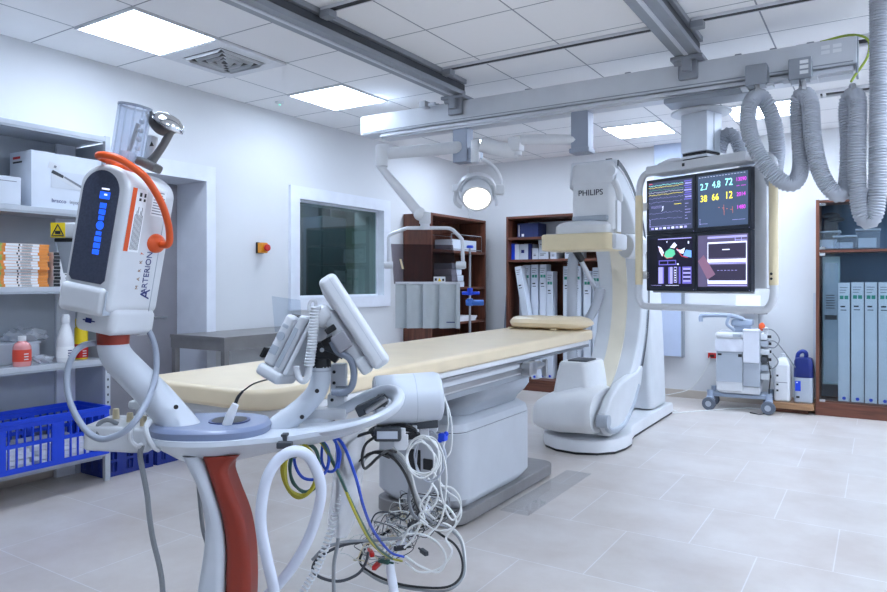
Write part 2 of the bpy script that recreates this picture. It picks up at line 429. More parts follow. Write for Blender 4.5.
def ceiling_vent(x, y, lab):
    o = thing('air_vent', lab, 'air vent', (x, y, ZC-.03)); W = Wof(o)
    b = MB(white, W)
    for a in ((-.3, .3, -.3, -.2), (-.3, .3, .2, .3), (-.3, -.2, -.2, .2), (.2, .3, -.2, .2)): b.box(*a, .012, .0298, .003)
    obj('frame', b, o)
    b = MB(black, W); b.box(-.2, .2, -.2, .2, .02, .0295); obj('duct_opening', b, o)
    for k, q in enumerate((.19, .14, .09, .045)):
        b = MB(white, W)
        z = .014-.006*k*.5
        for sx, sy in ((1, 0), (-1, 0), (0, 1), (0, -1)):
            if sx: b.prism([(-q, 0), (q, 0), (q-.04, -.02), (-q+.04, -.02)], .006, Matrix.Translation((0, 0, z)) @ Matrix.Rotation(PI/2*sx, 4, 'Z') @ Matrix.Translation((0, -q, 0)))
            else: b.prism([(-q, 0), (q, 0), (q-.04, -.02), (-q+.04, -.02)], .006, Matrix.Translation((0, 0, z)) @ Matrix.Rotation(0 if sy < 0 else PI, 4, 'Z') @ Matrix.Translation((0, -q, 0)))
        obj('vane', b, o)
ceiling_vent(-3.89, 3.26, 'square louvred air vent between two ceiling light panels')
def slot_vent(x, y, lab, w=.5):
    o = thing('slot_vent', lab, 'air vent', (x, y, ZC-.03)); W = Wof(o)
    b = MB(white, W); b.box(-w/2, w/2, -.1, -.07, .005, .0298, .002); b.box(-w/2, w/2, .07, .1, .005, .0298, .002)
    for q in (-w/2, w/2-.03): b.box(q, q+.03, -.07, .07, .005, .0298, .002)
    obj('frame', b, o)
    b = MB(black, W); b.box(-w/2+.03, w/2-.03, -.07, .07, .022, .0295); obj('duct_opening', b, o)
    for k in range(3):
        b = MB(white, W); q = -w/2+.06+k*(w-.12)/2; b.box(q-.012, q+.012, -.069, .069, .008, .021, .002); obj('vane', b, o)
slot_vent(-.22, 5.2, 'white slot air vent in the ceiling just above the beam end')
slot_vent(-.2, 6.5, 'white slot air vent in the ceiling below the beam end, behind the hose')
for i, (x, y, lab) in enumerate(((-4.55, 1.55, 'small green-lit ceiling sensor near the metal shelving'), (-4.42, 4.3, 'small ceiling sensor beside the light panel over the window'))):
    o = thing('ceiling_sensor', lab, 'sensor', (x, y, ZC-.02))
    b = MB(white); b.lathe([(0, .0198), (.04, .0198), (.038, .008), (.02, 0), (0, -.002)], (x, y, ZC-.02)); obj('housing', b, o)
    b = MB(emit('sensor_led_%s' % 'ab'[i], (120, 240, 190), 1.5)); b.ball((x, y, ZC-.024), .008); obj('indicator', b, o)

# ---------------------------------------------------------------- ceiling rails and the beam
rail_m = mat('rail_grey', (152, 157, 164), .4, .35)
def rail(x, lab):
    o = thing('ceiling_rail', lab, 'rail', (x, 1.4, 2.75), 0, 'ceiling rails')
    y0, y1 = YF+.02, 4.60
    b = MB(rail_m); b.box(x-.085, x+.085, y0, y1, 2.845, ZC-.001, .003); b.box(x-.05, x+.05, y0, y1, 2.79, 2.845); b.box(x-.075, x+.075, y0, y1, 2.755, 2.79, .004); obj('profile', b, o)
    b = MB(darkgrey); b.box(x-.066, x-.05, y0, y1, 2.795, 2.84); b.box(x+.05, x+.066, y0, y1, 2.795, 2.84); obj('groove', b, o)
    b = MB(alu); b.box(x-.012, x+.012, y0, y1, 2.748, 2.755); obj('track_strip', b, o)
rail(-2.79, 'long grey ceiling rail left of the pale tiles, reaching the beam near its left end')
rail(-1.04, 'long grey ceiling rail above the monitor column, reaching the beam right of the other rail')
for x0, x1, y, lab in ((-2.7, -1.13, 2.97, 'black slotted ceiling channel nearest the camera between the two rails'), (-2.7, -1.13, 4.27, 'black slotted ceiling channel just before the beam, between the two rails'), (-.95, -.3, 4.27, 'short black slotted ceiling channel to the right of both rails')):
    o = thing('ceiling_channel', lab, 'channel', ((x0+x1)/2, y, ZC-.025))
    b = MB(black); b.box(x0, x1, y-.022, y+.022, ZC-.016, ZC-.001); obj('slot', b, o)
    b = MB(alu); b.box(x0, x1, y-.03, y-.022, ZC-.018, ZC-.001); b.box(x0, x1, y+.022, y+.03, ZC-.018, ZC-.001); obj('lip', b, o)
    b = MB(rail_m); b.box(x0-.005, x0+.07, y-.035, y+.035, ZC-.06, ZC-.018, .006); obj('end_block', b, o)
BY = 4.67
beam_m = mat('beam_paint', (214, 218, 223), .5, .1)
o = thing('gantry_beam', 'long pale metal beam hung across the room under the ceiling rails', 'beam', (-1.93, BY, 2.5))
b = MB(beam_m); b.box(-3.76, -.11, BY-.07, BY+.09, 2.565, 2.725, .008)
b.use(alud).box(-3.74, -.13, BY-.074, BY-.07, 2.578, 2.584); obj('profile', b, o)
b = MB(alu); b.box(-3.55, -.13, BY-.05, BY+.07, 2.515, 2.562, .004); b.box(-3.55, -.13, BY-.075, BY-.05, 2.53, 2.545); obj('lower_track', b, o)
b = MB(alud); b.box(-.118, -.105, BY-.066, BY+.086, 2.51, 2.72, .004); obj('end_cap', b, o)
b = MB(offwhite); b.box(-3.763, -3.755, BY-.066, BY+.086, 2.57, 2.72, .002); obj('end_cap', b, o)
for x in (-3.0, -2.2, -1.45, -.75, -.55, -.35):
    b = MB(alud); b.box(x-.02, x+.02, BY-.05, BY+.0, 2.72, 2.738, .004); obj('clip', b, o)
for x in (-2.79, -1.04):
    b = MB(rail_m); b.box(x-.10, x+.10, BY-.16, BY+.1, 2.726, 2.752, .006); b.box(x-.06, x+.06, BY-.12, BY-.075, 2.61, 2.73, .01)
    b.box(x-.03, x+.03, BY-.16, BY-.12, 2.65, 2.73, .008); b.cyl((x-.08, BY-.12, 2.72), (x-.02, BY-.12, 2.72), .022); obj('hanger_bracket', b, o)
b = MB(alu); b.box(-3.1, -3.04, BY-.15, BY-.07, 2.7, 2.75, .004); b.cyl((-3.03, BY-.11, 2.72), (-2.97, BY-.11, 2.72), .014); obj('stop_block', b, o)
b = MB(alud); b.box(-1.2, -.62, BY-.09, BY+.11, 2.475, 2.513, .01); obj('carriage_plate', b, o)
b = MB(paper); 
for q in ((-.27, 2.655), (-.21, 2.655), (-.27, 2.685), (-.21, 2.685)): b.box(q[0]-.022, q[0]+.022, BY-.0725, BY-.07, q[1]-.01, q[1]+.01)
obj('rating_label', b, o, label='white rating labels by the beam end')
b = MB(mat('earth_cable', (150, 170, 60), .5)); b.tube([(-.3, BY-.02, 2.735), (-.15, BY-.03, 2.745), (-.06, BY-.04, 2.70), (-.06, BY-.05, 2.6), (-.12, BY-.06, 2.50), (-.14, BY-.08, 2.46)], .007, 6); obj('earth_cable', b, o)

# corrugated hose in loops along the beam
for i, (p, lab) in enumerate((((-0.628,4.530,2.556), 'plain grey clamp box on the beam at the first hose loop'), ((-0.394,4.530,2.554), 'grey clamp box with three white stickers at the second hose loop'))):
    o = thing('hose_clamp', lab, 'clamp', p)
    x, y, z = p
    b = MB(alud); b.box(x-.06, x+.06, y-.05, y+.066, z-.065, z+.06, .006); obj('body', b, o)
    b = MB(alu); b.box(x-.09, x-.05, y-.02, y+.06, z-.075, z-.055, .003); obj('bracket', b, o); b = MB(alu); b.box(x+.05, x+.09, y-.02, y+.06, z-.075, z-.055, .003); obj('bracket', b, o)
    b = MB(steel); b.cyl((x, y, z-.065), (x, y, z-.105), .01); obj('bolt', b, o)
    if i:
        for k in range(3):
            b = MB(paper); b.box(x, x+.045, y-.052, y-.05, z+.022-k*.03, z+.042-k*.03); obj('sticker', b, o)
o = thing('corrugated_hose', 'grey corrugated cable hose hanging in loops from the beam and up to the ceiling', 'hose', (-0.052,4.500,1.644))
b = MB(hosegrey)
hp = catmull([(-0.933,5.000,2.202),(-0.888,5.000,2.314),(-0.824,5.000,2.279),(-0.780,5.000,2.146),(-0.693,4.950,1.985),(-0.590,4.800,1.945),(-0.536,4.680,2.092),(-0.546,4.580,2.290),(-0.594,4.520,2.410),(-0.636,4.470,2.411),(-0.665,4.440,2.324),(-0.651,4.420,2.182),(-0.586,4.420,2.027),(-0.490,4.420,1.902),(-0.419,4.440,1.882),(-0.387,4.480,1.989),(-0.399,4.500,2.226),(-0.404,4.500,2.349),(-0.377,4.480,2.399),(-0.338,4.450,2.329),(-0.321,4.420,2.116),(-0.281,4.420,1.920),(-0.208,4.440,1.804),(-0.157,4.480,1.861),(-0.148,4.500,2.111),(-0.157,4.500,2.270),(-0.142,4.480,2.348),(-0.107,4.440,2.317),(-0.107,4.420,2.120),(-0.107,4.420,1.872),(-0.088,4.420,1.695),(-0.051,4.420,1.643),(-0.018,4.420,1.729),(-0.009,4.420,2.027),(-0.005,4.420,2.407),(-0.005,4.420,2.732),(-0.005,4.420,2.846)], 10)
hp = resample(hp, .0078)
b.tube(hp, .05, 14, smooth=False, rf=lambda i, N: .0485 if i % 2 else .0405); obj('hose', b, o, sharp=80)
for p in ((-0.624,4.500,2.446), (-0.377,4.480,2.428), (-0.132,4.470,2.366)):
    b = MB(steel); b.lathe([(.049, -.012), (.053, -.012), (.053, .012), (.049, .012), (.049, -.012)], p, (1, .2, 0), 20); obj('hose_clip', b, o)

# ---------------------------------------------------------------- metal shelving on the left wall
shelfgrey = mat('shelf_grey', (188, 194, 202), .42, .2)
shelfdk = mat('shelf_panel_grey', (166, 173, 182), .5)
SX0, SX1, SY0, SY1 = -4.685, -4.30, .7, 2.64
o = thing('metal_shelving', 'tall grey metal shelving unit against the wall beside the doorway', 'shelving', (-4.5, 1.65, 0))
b = MB(shelfdk); b.box(SX0, SX0+.012, SY0+.02, SY1-.02, .2, 2.24); obj('back_panel', b, o)
for y in (SY0, SY1-.012):
    b = MB(shelfdk); b.box(SX0+.012, SX1-.01, y, y+.012, .2, 2.22); obj('side_panel', b, o)
for z in (.165, .775, 1.25, 1.735, 2.235):
    b = MB(shelfgrey); b.box(SX0+.013, SX1, SY0-.01, SY1+.01, z, z+.03, .003); b.use(shelfdk).box(SX1-.02, SX1-.002, SY0+.03, SY1-.03, z-.012, z); obj('shelf_board', b, o)
for x in (SX0+.03, SX1-.01):
    for y in (SY0-.005, SY1+.005):
        b = MB(shelfgrey); b.box(x-.02, x+.012, y-.018, y+.018, .0, 2.27, .003)
        b.use(black)
        for k in range(38): b.box(x+.0115, x+.0125, y-.005, y+.005, .26+k*.05, .275+k*.05)
        obj('upright', b, o)
def at(u_y, z): return (SX1-.02, u_y, z)
# top shelf boxes
o = thing('carton', 'large white carton printed with a syringe picture, on the upper shelf', 'box', (-4.5, 2.3, 1.766))
M = Matrix.Translation((-4.33, 2.175, 1.766)) @ Matrix.Rotation(R(2), 4, 'Z')
b = MB(card); b.box(-.24, 0, 0, .56, 0, .345, .004, M=M); obj('body', b, o)
b = MB(cardg); b.box(.0, .0015, .12, .40, .13, .235, M=M @ Matrix.Translation((0, 0, .0)) ); b.mats[0] = mat('carton_picture', (200, 206, 214), .5)
PM = Matrix(((0, 1, 0, 0), (1, 0, 0, 0), (0, 0, 1, 0), (0, 0, 0, 1)))
def flat(m, poly, x): b.use(m).prism(poly, .0006, M @ Matrix.Translation((x, 0, 0)) @ PM)
flat(offwhite, [(.13, .205), (.145, .235), (.35, .145), (.34, .115)], .0016); flat(darkgrey, [(.12, .22), (.13, .24), (.20, .212), (.195, .195)], .0022); flat(inkgrey, [(.2, .2), (.205, .21), (.33, .155), (.325, .14)], .0022); flat(offwhite, [(.10, .25), (.11, .29), (.18, .275), (.17, .24)], .0016); flat(inkgrey, [(.135, .255), (.14, .27), (.155, .266), (.15, .252)], .0022)
obj('printed_picture', b, o)
b = MB(navy); b.text('bracco', .034, M @ Matrix.Translation((.001, .17, .05)) @ Matrix.Rotation(PI/2, 4, 'Z') @ Matrix.Rotation(PI/2, 4, 'X')); 
b.use(inkgrey).text('inject', .034, M @ Matrix.Translation((.001, .275, .05)) @ Matrix.Rotation(PI/2, 4, 'Z') @ Matrix.Rotation(PI/2, 4, 'X')); obj('lettering', b, o)
b = MB(red); b.box(0, .0015, .42, .435, .19, .29, M=M); b.use(inkgrey); 
for k in range(5): b.box(0, .0012, .45, .53, .28-k*.02, .287-k*.02, M=M)
b.use(red).box(-.2, -.12, -.0015, 0, .30, .315, M=M); b.use(ink).box(-.2, -.1, -.0015, 0, .275, .285, M=M); obj('printed_mark', b, o)
o = thing('carton', 'small white carton with a blue corner, in front on the upper shelf', 'box', (-4.4, 1.95, 1.766))
b = MB(card); b.box(-4.45, -4.305, 1.86, 2.105, 1.766, 1.93, .003); obj('body', b, o)
b = MB(blue); b.box(-4.305, -4.3035, 1.86, 1.955, 1.775, 1.81); obj('printed_mark', b, o)
b = MB(inkgrey)
for k in range(4): b.box(-4.44+k*.03, -4.42+k*.03, 1.9, 1.99, 1.93, 1.9312)
b.box(-4.305, -4.3035, 1.97, 2.08, 1.9, 1.904); obj('printed_text', b, o)
# stack of orange packs
oc = mat('pack_orange', (222, 140, 62), .5); lab_m = mat('pack_label', (232, 234, 236), .5)
base = None; zz = 1.281
for i in range(15):
    lb = 'thin orange and white package in the stack on the middle shelf, %s' % ('lowest of all' if i == 0 else 'topmost of all' if i == 14 else '%s from the bottom' % ['', 'second', 'third', 'fourth', 'fifth', 'sixth', 'seventh', 'eighth', 'ninth', 'tenth', 'eleventh', 'twelfth', 'thirteenth', 'fourteenth'][i])
    dx = random.uniform(-.008, .004); dy = random.uniform(-.008, .008)
    if base is None:
        base = thing('catheter_pack', lb, 'package', (-4.43, 2.02, zz), 0, 'orange packages stacked on the middle shelf')
        W = Wof(base)
        b = MB(oc, W); b.box(-.12, .12, -.30, .25, 0, .0168, .0015); obj('body', b, base)
        b = MB(lab_m, W); b.box(.12, .1212, .0, .19, .001, .0158); b.use(mat('pack_green', (150, 180, 90), .5)).box(.12, .1214, -.045, -.02, .002, .0165); b.use(ink)
        b.box(.1212, .1218, .07, .078, .003, .014)
        for k in range(3): b.box(.1212, .1217, .09, .15, .003+k*.004, .0045+k*.004)
        obj('label', b, base)
    else: dup(base, (-4.43+dx, 2.02+dy, zz), random.uniform(-.02, .02), lb)
    zz += .0172
base = None; zz = 1.281
ords = ['', 'second', 'third', 'fourth', 'fifth', 'sixth', 'seventh', 'eighth', 'ninth']
for i in range(10):
    lb = 'white package with black end, in the stack behind the injector head, %s' % ('lowest of all' if i == 0 else 'topmost of all' if i == 9 else ords[i]+' from the bottom')
    if base is None:
        base = thing('dressing_pack', lb, 'package', (-4.43, 2.40, zz), 0, 'black and white packages stacked on the middle shelf'); W = Wof(base)
        b = MB(lab_m, W); b.box(-.12, .115, -.1, .1, 0, .021, .0015); obj('body', b, base)
        b = MB(ink, W); b.box(.115, .1165, -.1, -.06, .001, .02); b.box(.115, .1165, -.03, .05, .008, .014); obj('label', b, base)
    else: dup(base, (-4.43+random.uniform(-.006, .006), 2.40, zz), random.uniform(-.03, .03), lb)
    zz += .0214
# bottles, bags, packs on the third shelf
def bottle(name, lab, cat, x, y, z, prof, m, capm, capprof, labm=None, lz=None, lr=None, ink_m=None):
    o = thing(name, lab, cat, (x, y, z))
    b = MB(m); b.lathe(prof, (x, y, z), seg=24); obj('body', b, o)
    b = MB(capm); b.lathe(capprof, (x, y, z), seg=20); obj('cap', b, o)
    if labm:
        b = MB(labm); b.lathe([(lr, lz[0]), (lr+.0008, lz[0]), (lr+.0008, lz[1]), (lr, lz[1])], (x, y, z), seg=24)
        if ink_m:
            b.use(ink_m)
            for k in range(3): b.box(x+lr-.004, x+lr+.0012, y-.012, y+.012, z+lz[0]+.01+k*.016, z+lz[0]+.016+k*.016)
        obj('label', b, o)
    return o
pinkliq = mat('pink_antiseptic', (226, 150, 150), .15, coat=.4)
bottle('antiseptic_bottle', 'clear bottle of red antiseptic with white cap on the third shelf', 'bottle', -4.345, 2.13, .806, [(0, 0), (.045, 0), (.049, .008), (.049, .115), (.04, .135), (.02, .15), (.018, .16), (0, .16)], pinkliq, white, [(.0185, .15), (.022, .152), (.022, .18), (.0, .182)], mat('red_label', (214, 70, 50), .5), (.03, .1), .0492, white)
bottle('spray_bottle', 'tall white plastic bottle with a narrow neck on the third shelf', 'bottle', -4.335, 2.385, .806, [(0, 0), (.044, 0), (.05, .01), (.05, .12), (.047, .15), (.03, .21), (.021, .235), (.02, .25), (0, .25)], white, offwhite, [(.02, .245), (.027, .247), (.027, .285), (.018, .3), (0, .302)], lab_m, (.03, .1), .0503, navy)
bottle('spray_can', 'yellow and red aerosol can at the end of the third shelf', 'can', -4.42, 2.535, .806, [(0, 0), (.038, 0), (.04, .005), (.04, .20), (.03, .22), (0, .22)], yellow, yellow, [(.03, .215), (.036, .217), (.036, .262), (0, .265)], red, (.01, .1), .0402, white)
o = thing('plastic_tray', 'long pale storage tray lying behind the bottles on the third shelf', 'tray', (-4.55, 1.95, .806))
b = MB(cardg); b.box(-4.66, -4.47, 1.55, 2.3, .806, .93, .008); obj('body', b, o)
b = MB(card); b.box(-4.665, -4.465, 1.545, 2.305, .926, .938, .004); obj('rim', b, o)
for i, (x, y, z, sx, sy, sz, lab) in enumerate(((-4.55, 2.25, .938, .1, .13, .05, 'crumpled clear plastic bag on the pale tray'), (-4.4, 2.26, .806, .07, .07, .03, 'small crumpled blue-tinged bag between the two bottles'), (-4.36, 1.87, .806, .06, .1, .025, 'folded white plastic pouch at the near end of the third shelf'))):
    t = bmesh.new(); bmesh.ops.create_icosphere(t, subdivisions=3, radius=1)
    for v in t.verts:
        k = 1+.25*math.sin(v.co.x*7+i)*math.cos(v.co.y*9+v.co.z*5)
        v.co = V((v.co.x*sx*k, v.co.y*sy*k, max(0, (v.co.z+.55))*sz*k))
    b = MB(bagpl if i < 2 else paper); b.add(t, Matrix.Translation((x, y, z+.001))); obj('plastic_bag', b, None, lab, 'bag')
# crates
def crate(o, x0, x1, y0, y1, z0, h, ny=22, nx=10):
    th = .012
    b = MB(blue); b.box(x0+.01, x1-.01, y0+.01, y1-.01, z0, z0+.012); obj('bottom', b, o)
    b = MB(blue)
    b.box(x0-.008, x1+.008, y0-.008, y0+th, z0+h-.025, z0+h, .003); b.box(x0-.008, x1+.008, y1-th, y1+.008, z0+h-.025, z0+h, .003)
    b.box(x0-.008, x0+th, y0+th, y1-th, z0+h-.025, z0+h, .003); b.box(x1-th, x1+.008, y0+th, y1-th, z0+h-.025, z0+h, .003); obj('rim', b, o)
    for side in range(4):
        b = MB(blue)
        along = (y0, y1) if side < 2 else (x0, x1); n = ny if side < 2 else nx; L = along[1]-along[0]
        def bx(a0, a1, z_0, z_1, t=th, outw=0):
            if side == 0: b.box(x1-t, x1+outw, a0, a1, z_0, z_1)
            elif side == 1: b.box(x0-outw, x0+t, a0, a1, z_0, z_1)
            elif side == 2: b.box(a0, a1, y0-outw, y0+t, z_0, z_1)
            else: b.box(a0, a1, y1-t, y1+outw, z_0, z_1)
        a0, a1 = along
        if side > 1: a0 += th; a1 -= th
        zs = z0; H_ = h-.025
        bx(a0, a1, zs+.0, zs+.03, outw=.004); bx(a0, a1, zs+H_*.52, zs+H_*.6, outw=.004); bx(a0, a1, zs+H_*.9, zs+H_, outw=.002)
        for k in range(4):
            c = a0+(a1-a0)*k/3; w = .035
            c0 = max(a0, c-w); c1 = min(a1, c+w); bx(c0, c1, zs+.03, zs+H_*.9, outw=.005)
        for k in range(n):
            c = a0+(a1-a0)*(k+.5)/n; bx(c-.004, c+.004, zs+.03, zs+H_*.9)
        obj('side_wall', b, o)
o = thing('storage_crate', 'large slotted blue plastic crate on the bottom shelf of the metal shelving', 'crate', (-4.42, 2.1, .196))
crate(o, -4.60, -4.235, 1.62, 2.614, .196, .31)
for i, (x, y, z0, lab) in enumerate(((-4.5, 1.98, .209, 'pile of white papers in the near end of the blue crate'), (-4.5, 2.33, .209, 'pile of white papers in the far end of the blue crate'))):
    b = MB(paper)
    for k in range(4): b.box(x-.07, x+.24, y-.16, y+.16, z0+k*.03, z0+k*.03+.026, .003, M=Matrix.Translation((x, y, 0)) @ Matrix.Rotation(R(3*(-1)**k), 4, 'Z') @ Matrix.Translation((-x, -y, 0)))
    obj('paper_pile', b, None, lab, 'papers')
for i, (y0, y1, lab) in enumerate(((2.66, 3.02, 'small dark blue slotted basket on the floor, the one next to the shelving leg'), (3.05, 3.36, 'small dark blue slotted basket on the floor, the one nearer the steel bench'))):
    blue_keep = blue; 
    o = thing('floor_basket', lab, 'basket', (-4.5, (y0+y1)/2, 0))
    blue = bluedk; crate(o, -4.64, -4.36, y0, y1, .001, .21, 9, 8); blue = blue_keep
# ---------------------------------------------------------------- steel bench along the wall
o = thing('steel_bench', 'low dark steel bench frame against the wall below the observation window', 'bench', (-4.35, 4.0, 0))
st2 = mat('weathered_steel', (140, 138, 138), .42, .5, var=.12, bump=.03)
tx0, tx1, ty0, ty1, tz = -4.68, -4.06, 3.40, 4.62, .90
b = MB(st2); b.box(tx0, tx1, ty0, ty1, tz-.012, tz, .002); obj('top', b, o)
b = MB(st2); b.box(tx0, tx1, ty0-.002, ty0+.02, tz-.10, tz-.012); b.box(tx0, tx1, ty1-.02, ty1, tz-.10, tz-.012); b.box(tx1-.02, tx1+.002, ty0, ty1, tz-.10, tz-.012); b.box(tx0, tx0+.02, ty0, ty1, tz-.10, tz-.012)
b.box(tx0-.0, tx1+.008, ty0-.008, ty0, tz-.022, tz+.003); b.box(tx1, tx1+.008, ty0, ty1, tz-.022, tz+.003); obj('apron', b, o)
for x in (tx0+.025, tx1-.025):
    for y in (ty0+.025, ty1-.025):
        b = MB(st2); b.box(x-.022, x+.022, y-.022, y+.022, 0, tz-.013, .004); obj('leg', b, o)
b = MB(st2); b.box(tx0+.02, tx1-.02, ty0+.02, ty1-.02, .2, .215); obj('lower_shelf', b, o)
# emergency stop
p = (-4.700,4.327,1.615); x, y, z = p
o = thing('emergency_stop', 'yellow emergency stop box with a red button on the left wall', 'switch', (x, y, z))
b = MB(black); b.box(XL, XL+.02, y-.045, y+.035, z-.05, z+.05, .004); obj('back_box', b, o)
b = MB(mat('stop_box_yellow', (232, 150, 30), .45)); b.box(XL+.02, XL+.07, y-.042, y+.035, z-.046, z+.046, .006); obj('body', b, o)
b = MB(red); b.lathe([(0, 0), (.014, 0), (.014, .015), (.03, .02), (.033, .03), (.028, .042), (0, .046)], (XL+.07, y, z), (1, 0, 0)); obj('push_button', b, o)
# ---------------------------------------------------------------- bookcases
def bookcase(name, lab, x0, x1, y0, y1, h, zs, facing, mids=(), m=None):
    m = m or darkwood
    o = thing(name, lab, 'bookcase', ((x0+x1)/2, (y0+y1)/2, 0)); t = .028
    if facing == 'X':
        for y in (y0, y1-t):
            b = MB(m); b.box(x0, x1, y, y+t, 0, h, .002); obj('side_panel', b, o)
        b = MB(m); b.box(x0, x0+.01, y0+t, y1-t, .0, h-t); obj('back_panel', b, o)
        def sh(z, c=0): b = MB(darkwoodx); b.box(x0+.01, x1-.004, y0+t, y1-t, z, z+t, .002); return b
    else:
        for x in (x0, x1-t):
            b = MB(m); b.box(x, x+t, y0, y1, 0, h, .002); obj('side_panel', b, o)
        for x in mids:
            b = MB(m); b.box(x, x+t, y0+.01, y1-.012, .12, h-t, .002); obj('divider', b, o)
        b = MB(m); b.box(x0+t, x1-t, y1-.01, y1, .0, h-t); obj('back_panel', b, o)
        def sh(z): b = MB(darkwoodx); b.box(x0+t, x1-t, y0+.004, y1-.01, z, z+t, .002); return b
    obj('top_panel', sh(h-t), o)
    for z in zs: obj('shelf_board', sh(z), o)
    b = MB(darkwoodx)
    if facing == 'X': b.box(x1-.03, x1-.008, y0+t, y1-t, 0, .10)
    else: b.box(x0+t, x1-t, y0+.008, y0+.03, 0, .11)
    obj('plinth', b, o)
    return o
B1 = (-4.69, -4.30, 6.52, 7.80)
bookcase('bookcase', 'dark brown bookcase against the left wall behind the hanging radiation shield', *B1, 2.10, (.10, .45, .80, 1.22, 1.66), 'X')
def carton(lab, x0, x1, y0, y1, z0, z1, m=None, marks=None, name='carton', cat='box', group=None, lid=False):
    o = thing(name, lab, cat, ((x0+x1)/2, (y0+y1)/2, z0), 0, group)
    b = MB(m or card); b.box(x0, x1, y0, y1, z0+.001, z1-(.03 if lid else 0), .003); obj('body', b, o)
    if lid: b = MB(m or card); b.box(x0-.004, x1+.004, y0-.004, y1+.004, z1-.045, z1, .003); obj('lid', b, o)
    return o
zt = 1.688
carton('wide flat white box on the top shelf of the corner bookcase', -4.60, -4.34, 7.05, 7.62, zt, zt+.14, card)
o = thing('wire_tray', 'chrome wire letter tray around the flat box on the corner bookcase', 'tray', (-4.46, 7.4, zt))
for z in (.02, .2):
    b = MB(chrome); b.tube([(-4.32, 6.98, zt+z), (-4.32, 7.72, zt+z), (-4.62, 7.72, zt+z), (-4.62, 6.98, zt+z)], .005, 6, smooth=False, closed=True); obj('wire_ring', b, o)
for x, y in ((-4.32, 6.98), (-4.32, 7.72), (-4.62, 7.72), (-4.62, 6.98)):
    b = MB(chrome); b.cyl((x, y, zt+.001), (x, y, zt+.2), .005, seg=8); obj('wire_post', b, o)
names = ('lowest', 'second from the bottom', 'third from the bottom', 'topmost')
zq = 1.248
for k in range(4):
    carton('grey-white box in the small pile in the corner bookcase, %s' % names[k], -4.58, -4.33+.01*(k % 2), 7.0, 7.30-.03*(k % 3), zq, zq+.07, (card, cardg, card, devgrey)[k], group='small pile of boxes on the corner bookcase'); zq += .073
zq = .828
for k in range(3):
    b = MB(paper); b.box(-4.56, -4.31, 7.05+.04*k, 7.55+.02*k, zq, zq+.02, .002); obj('brochure_stack', b, None, 'flat white brochures on the low shelf of the corner bookcase, %s layer' % ('bottom', 'middle', 'top')[k], 'papers', 'brochures on the low shelf'); zq += .021
# bookcase beside it on the back wall
B2 = (-3.88, -2.34, 7.55, 8.02)
bookcase('bookcase', 'dark brown bookcase on the back wall behind the scanner arm', *B2, 2.11, (.11, 1.555, 1.825), 'Y')
o = thing('binder_box', 'navy blue file box standing on the top shelf of the back bookcase', 'box', (-3.55, 7.75, 1.853))
b = MB(mat('navy_board', (24, 40, 92), .5)); b.box(-3.78, -3.56, 7.66, 7.9, 1.854, 2.03, .003); b.box(-3.559, -3.50, 7.66, 7.9, 1.854, 2.03, .003); obj('body', b, o)
b = MB(MATS['pack_label']); b.box(-3.76, -3.752, 7.657, 7.66, 1.87, 2.01); b.box(-3.72, -3.69, 7.657, 7.66, 1.868, 1.9); obj('label', b, o)
b = MB(cardg); b.box(-3.76, -2.9, 7.93, 7.96, 1.854, 2.06, .003); obj('backing_board', b, None, 'pale grey board leaning at the back of the top bookcase shelf', 'board')
zb = 1.584
def UX(u, y=7.6): 
    c_, s_ = math.cos(YAW), math.sin(YAW); l = (u-443.5)/688; k = (c_*l*1.0-s_)/(s_*l+c_); return k*y
for u0, u1, h, lab, m, nm in ((505.5, 508.8, .2, 'blue paperback book at the left end of the second bookcase shelf', blue, 'book'), (509, 513.5, .19, 'white book next to the blue paperback on the second bookcase shelf', card, 'book'), (514, 524.5, .19, 'grey and blue ring folder on the second bookcase shelf', cardg, 'folder')):
    x0, x1 = UX(u0)+.06, UX(u1)+.06
    o = thing(nm, lab, nm, ((x0+x1)/2, 7.75, zb)); b = MB(m); b.box(x0, x1, 7.64, 7.86, zb+.001, zb+h, .003); obj('cover', b, o)
    b = MB(paper); b.box(x0+.004, x1-.004, 7.66, 7.862, zb+.004, zb+h+.0015); obj('pages', b, o)
    if nm == 'folder': b = MB(navy); b.box(x1-.03, x1+.001, 7.638, 7.7, zb+.002, zb+h); b.box(x0+.02, x0+.06, 7.638, 7.64, zb+.08, zb+.12); obj('spine_label', b, o)
for u0, u1, z0, z1, lab, m, lid in ((525.5, 531.5, 0, .14, 'small low white box on the second bookcase shelf, beside the ring folder', card, 0), (532, 541.5, 0, .15, 'lower of two stacked white boxes mid-way along the second bookcase shelf', card, 0), (532, 541.5, .15, .235, 'upper of two stacked white boxes mid-way along the second bookcase shelf', cardg, 1), (543.5, 550, 0, .11, 'low white box just left of the upright grey hose on the bookcase shelf', card, 0), (543.5, 553, .11, .2, 'white box with a lid stacked left of the upright grey hose', cardg, 1), (558, 573, 0, .2, 'wide white box behind the slanted strut on the bookcase shelf', card, 0)):
    x0, x1 = UX(u0)+.06, UX(u1)+.06
    o = carton(lab, x0, x1, 7.66, 7.88, zb+z0, zb+z1, m, lid=bool(lid))
    b = MB(inkgrey); b.box(x0+.02, x0+.02+(x1-x0)*.4, 7.6575, 7.66, zb+z0+(z1-z0)*.3, zb+z0+(z1-z0)*.3+.012); b.box(x0+.02, x1-.03, 7.6575, 7.66, zb+z0+(z1-z0)*.3+.02, zb+z0+(z1-z0)*.3+.026); obj('printed_text', b, o)
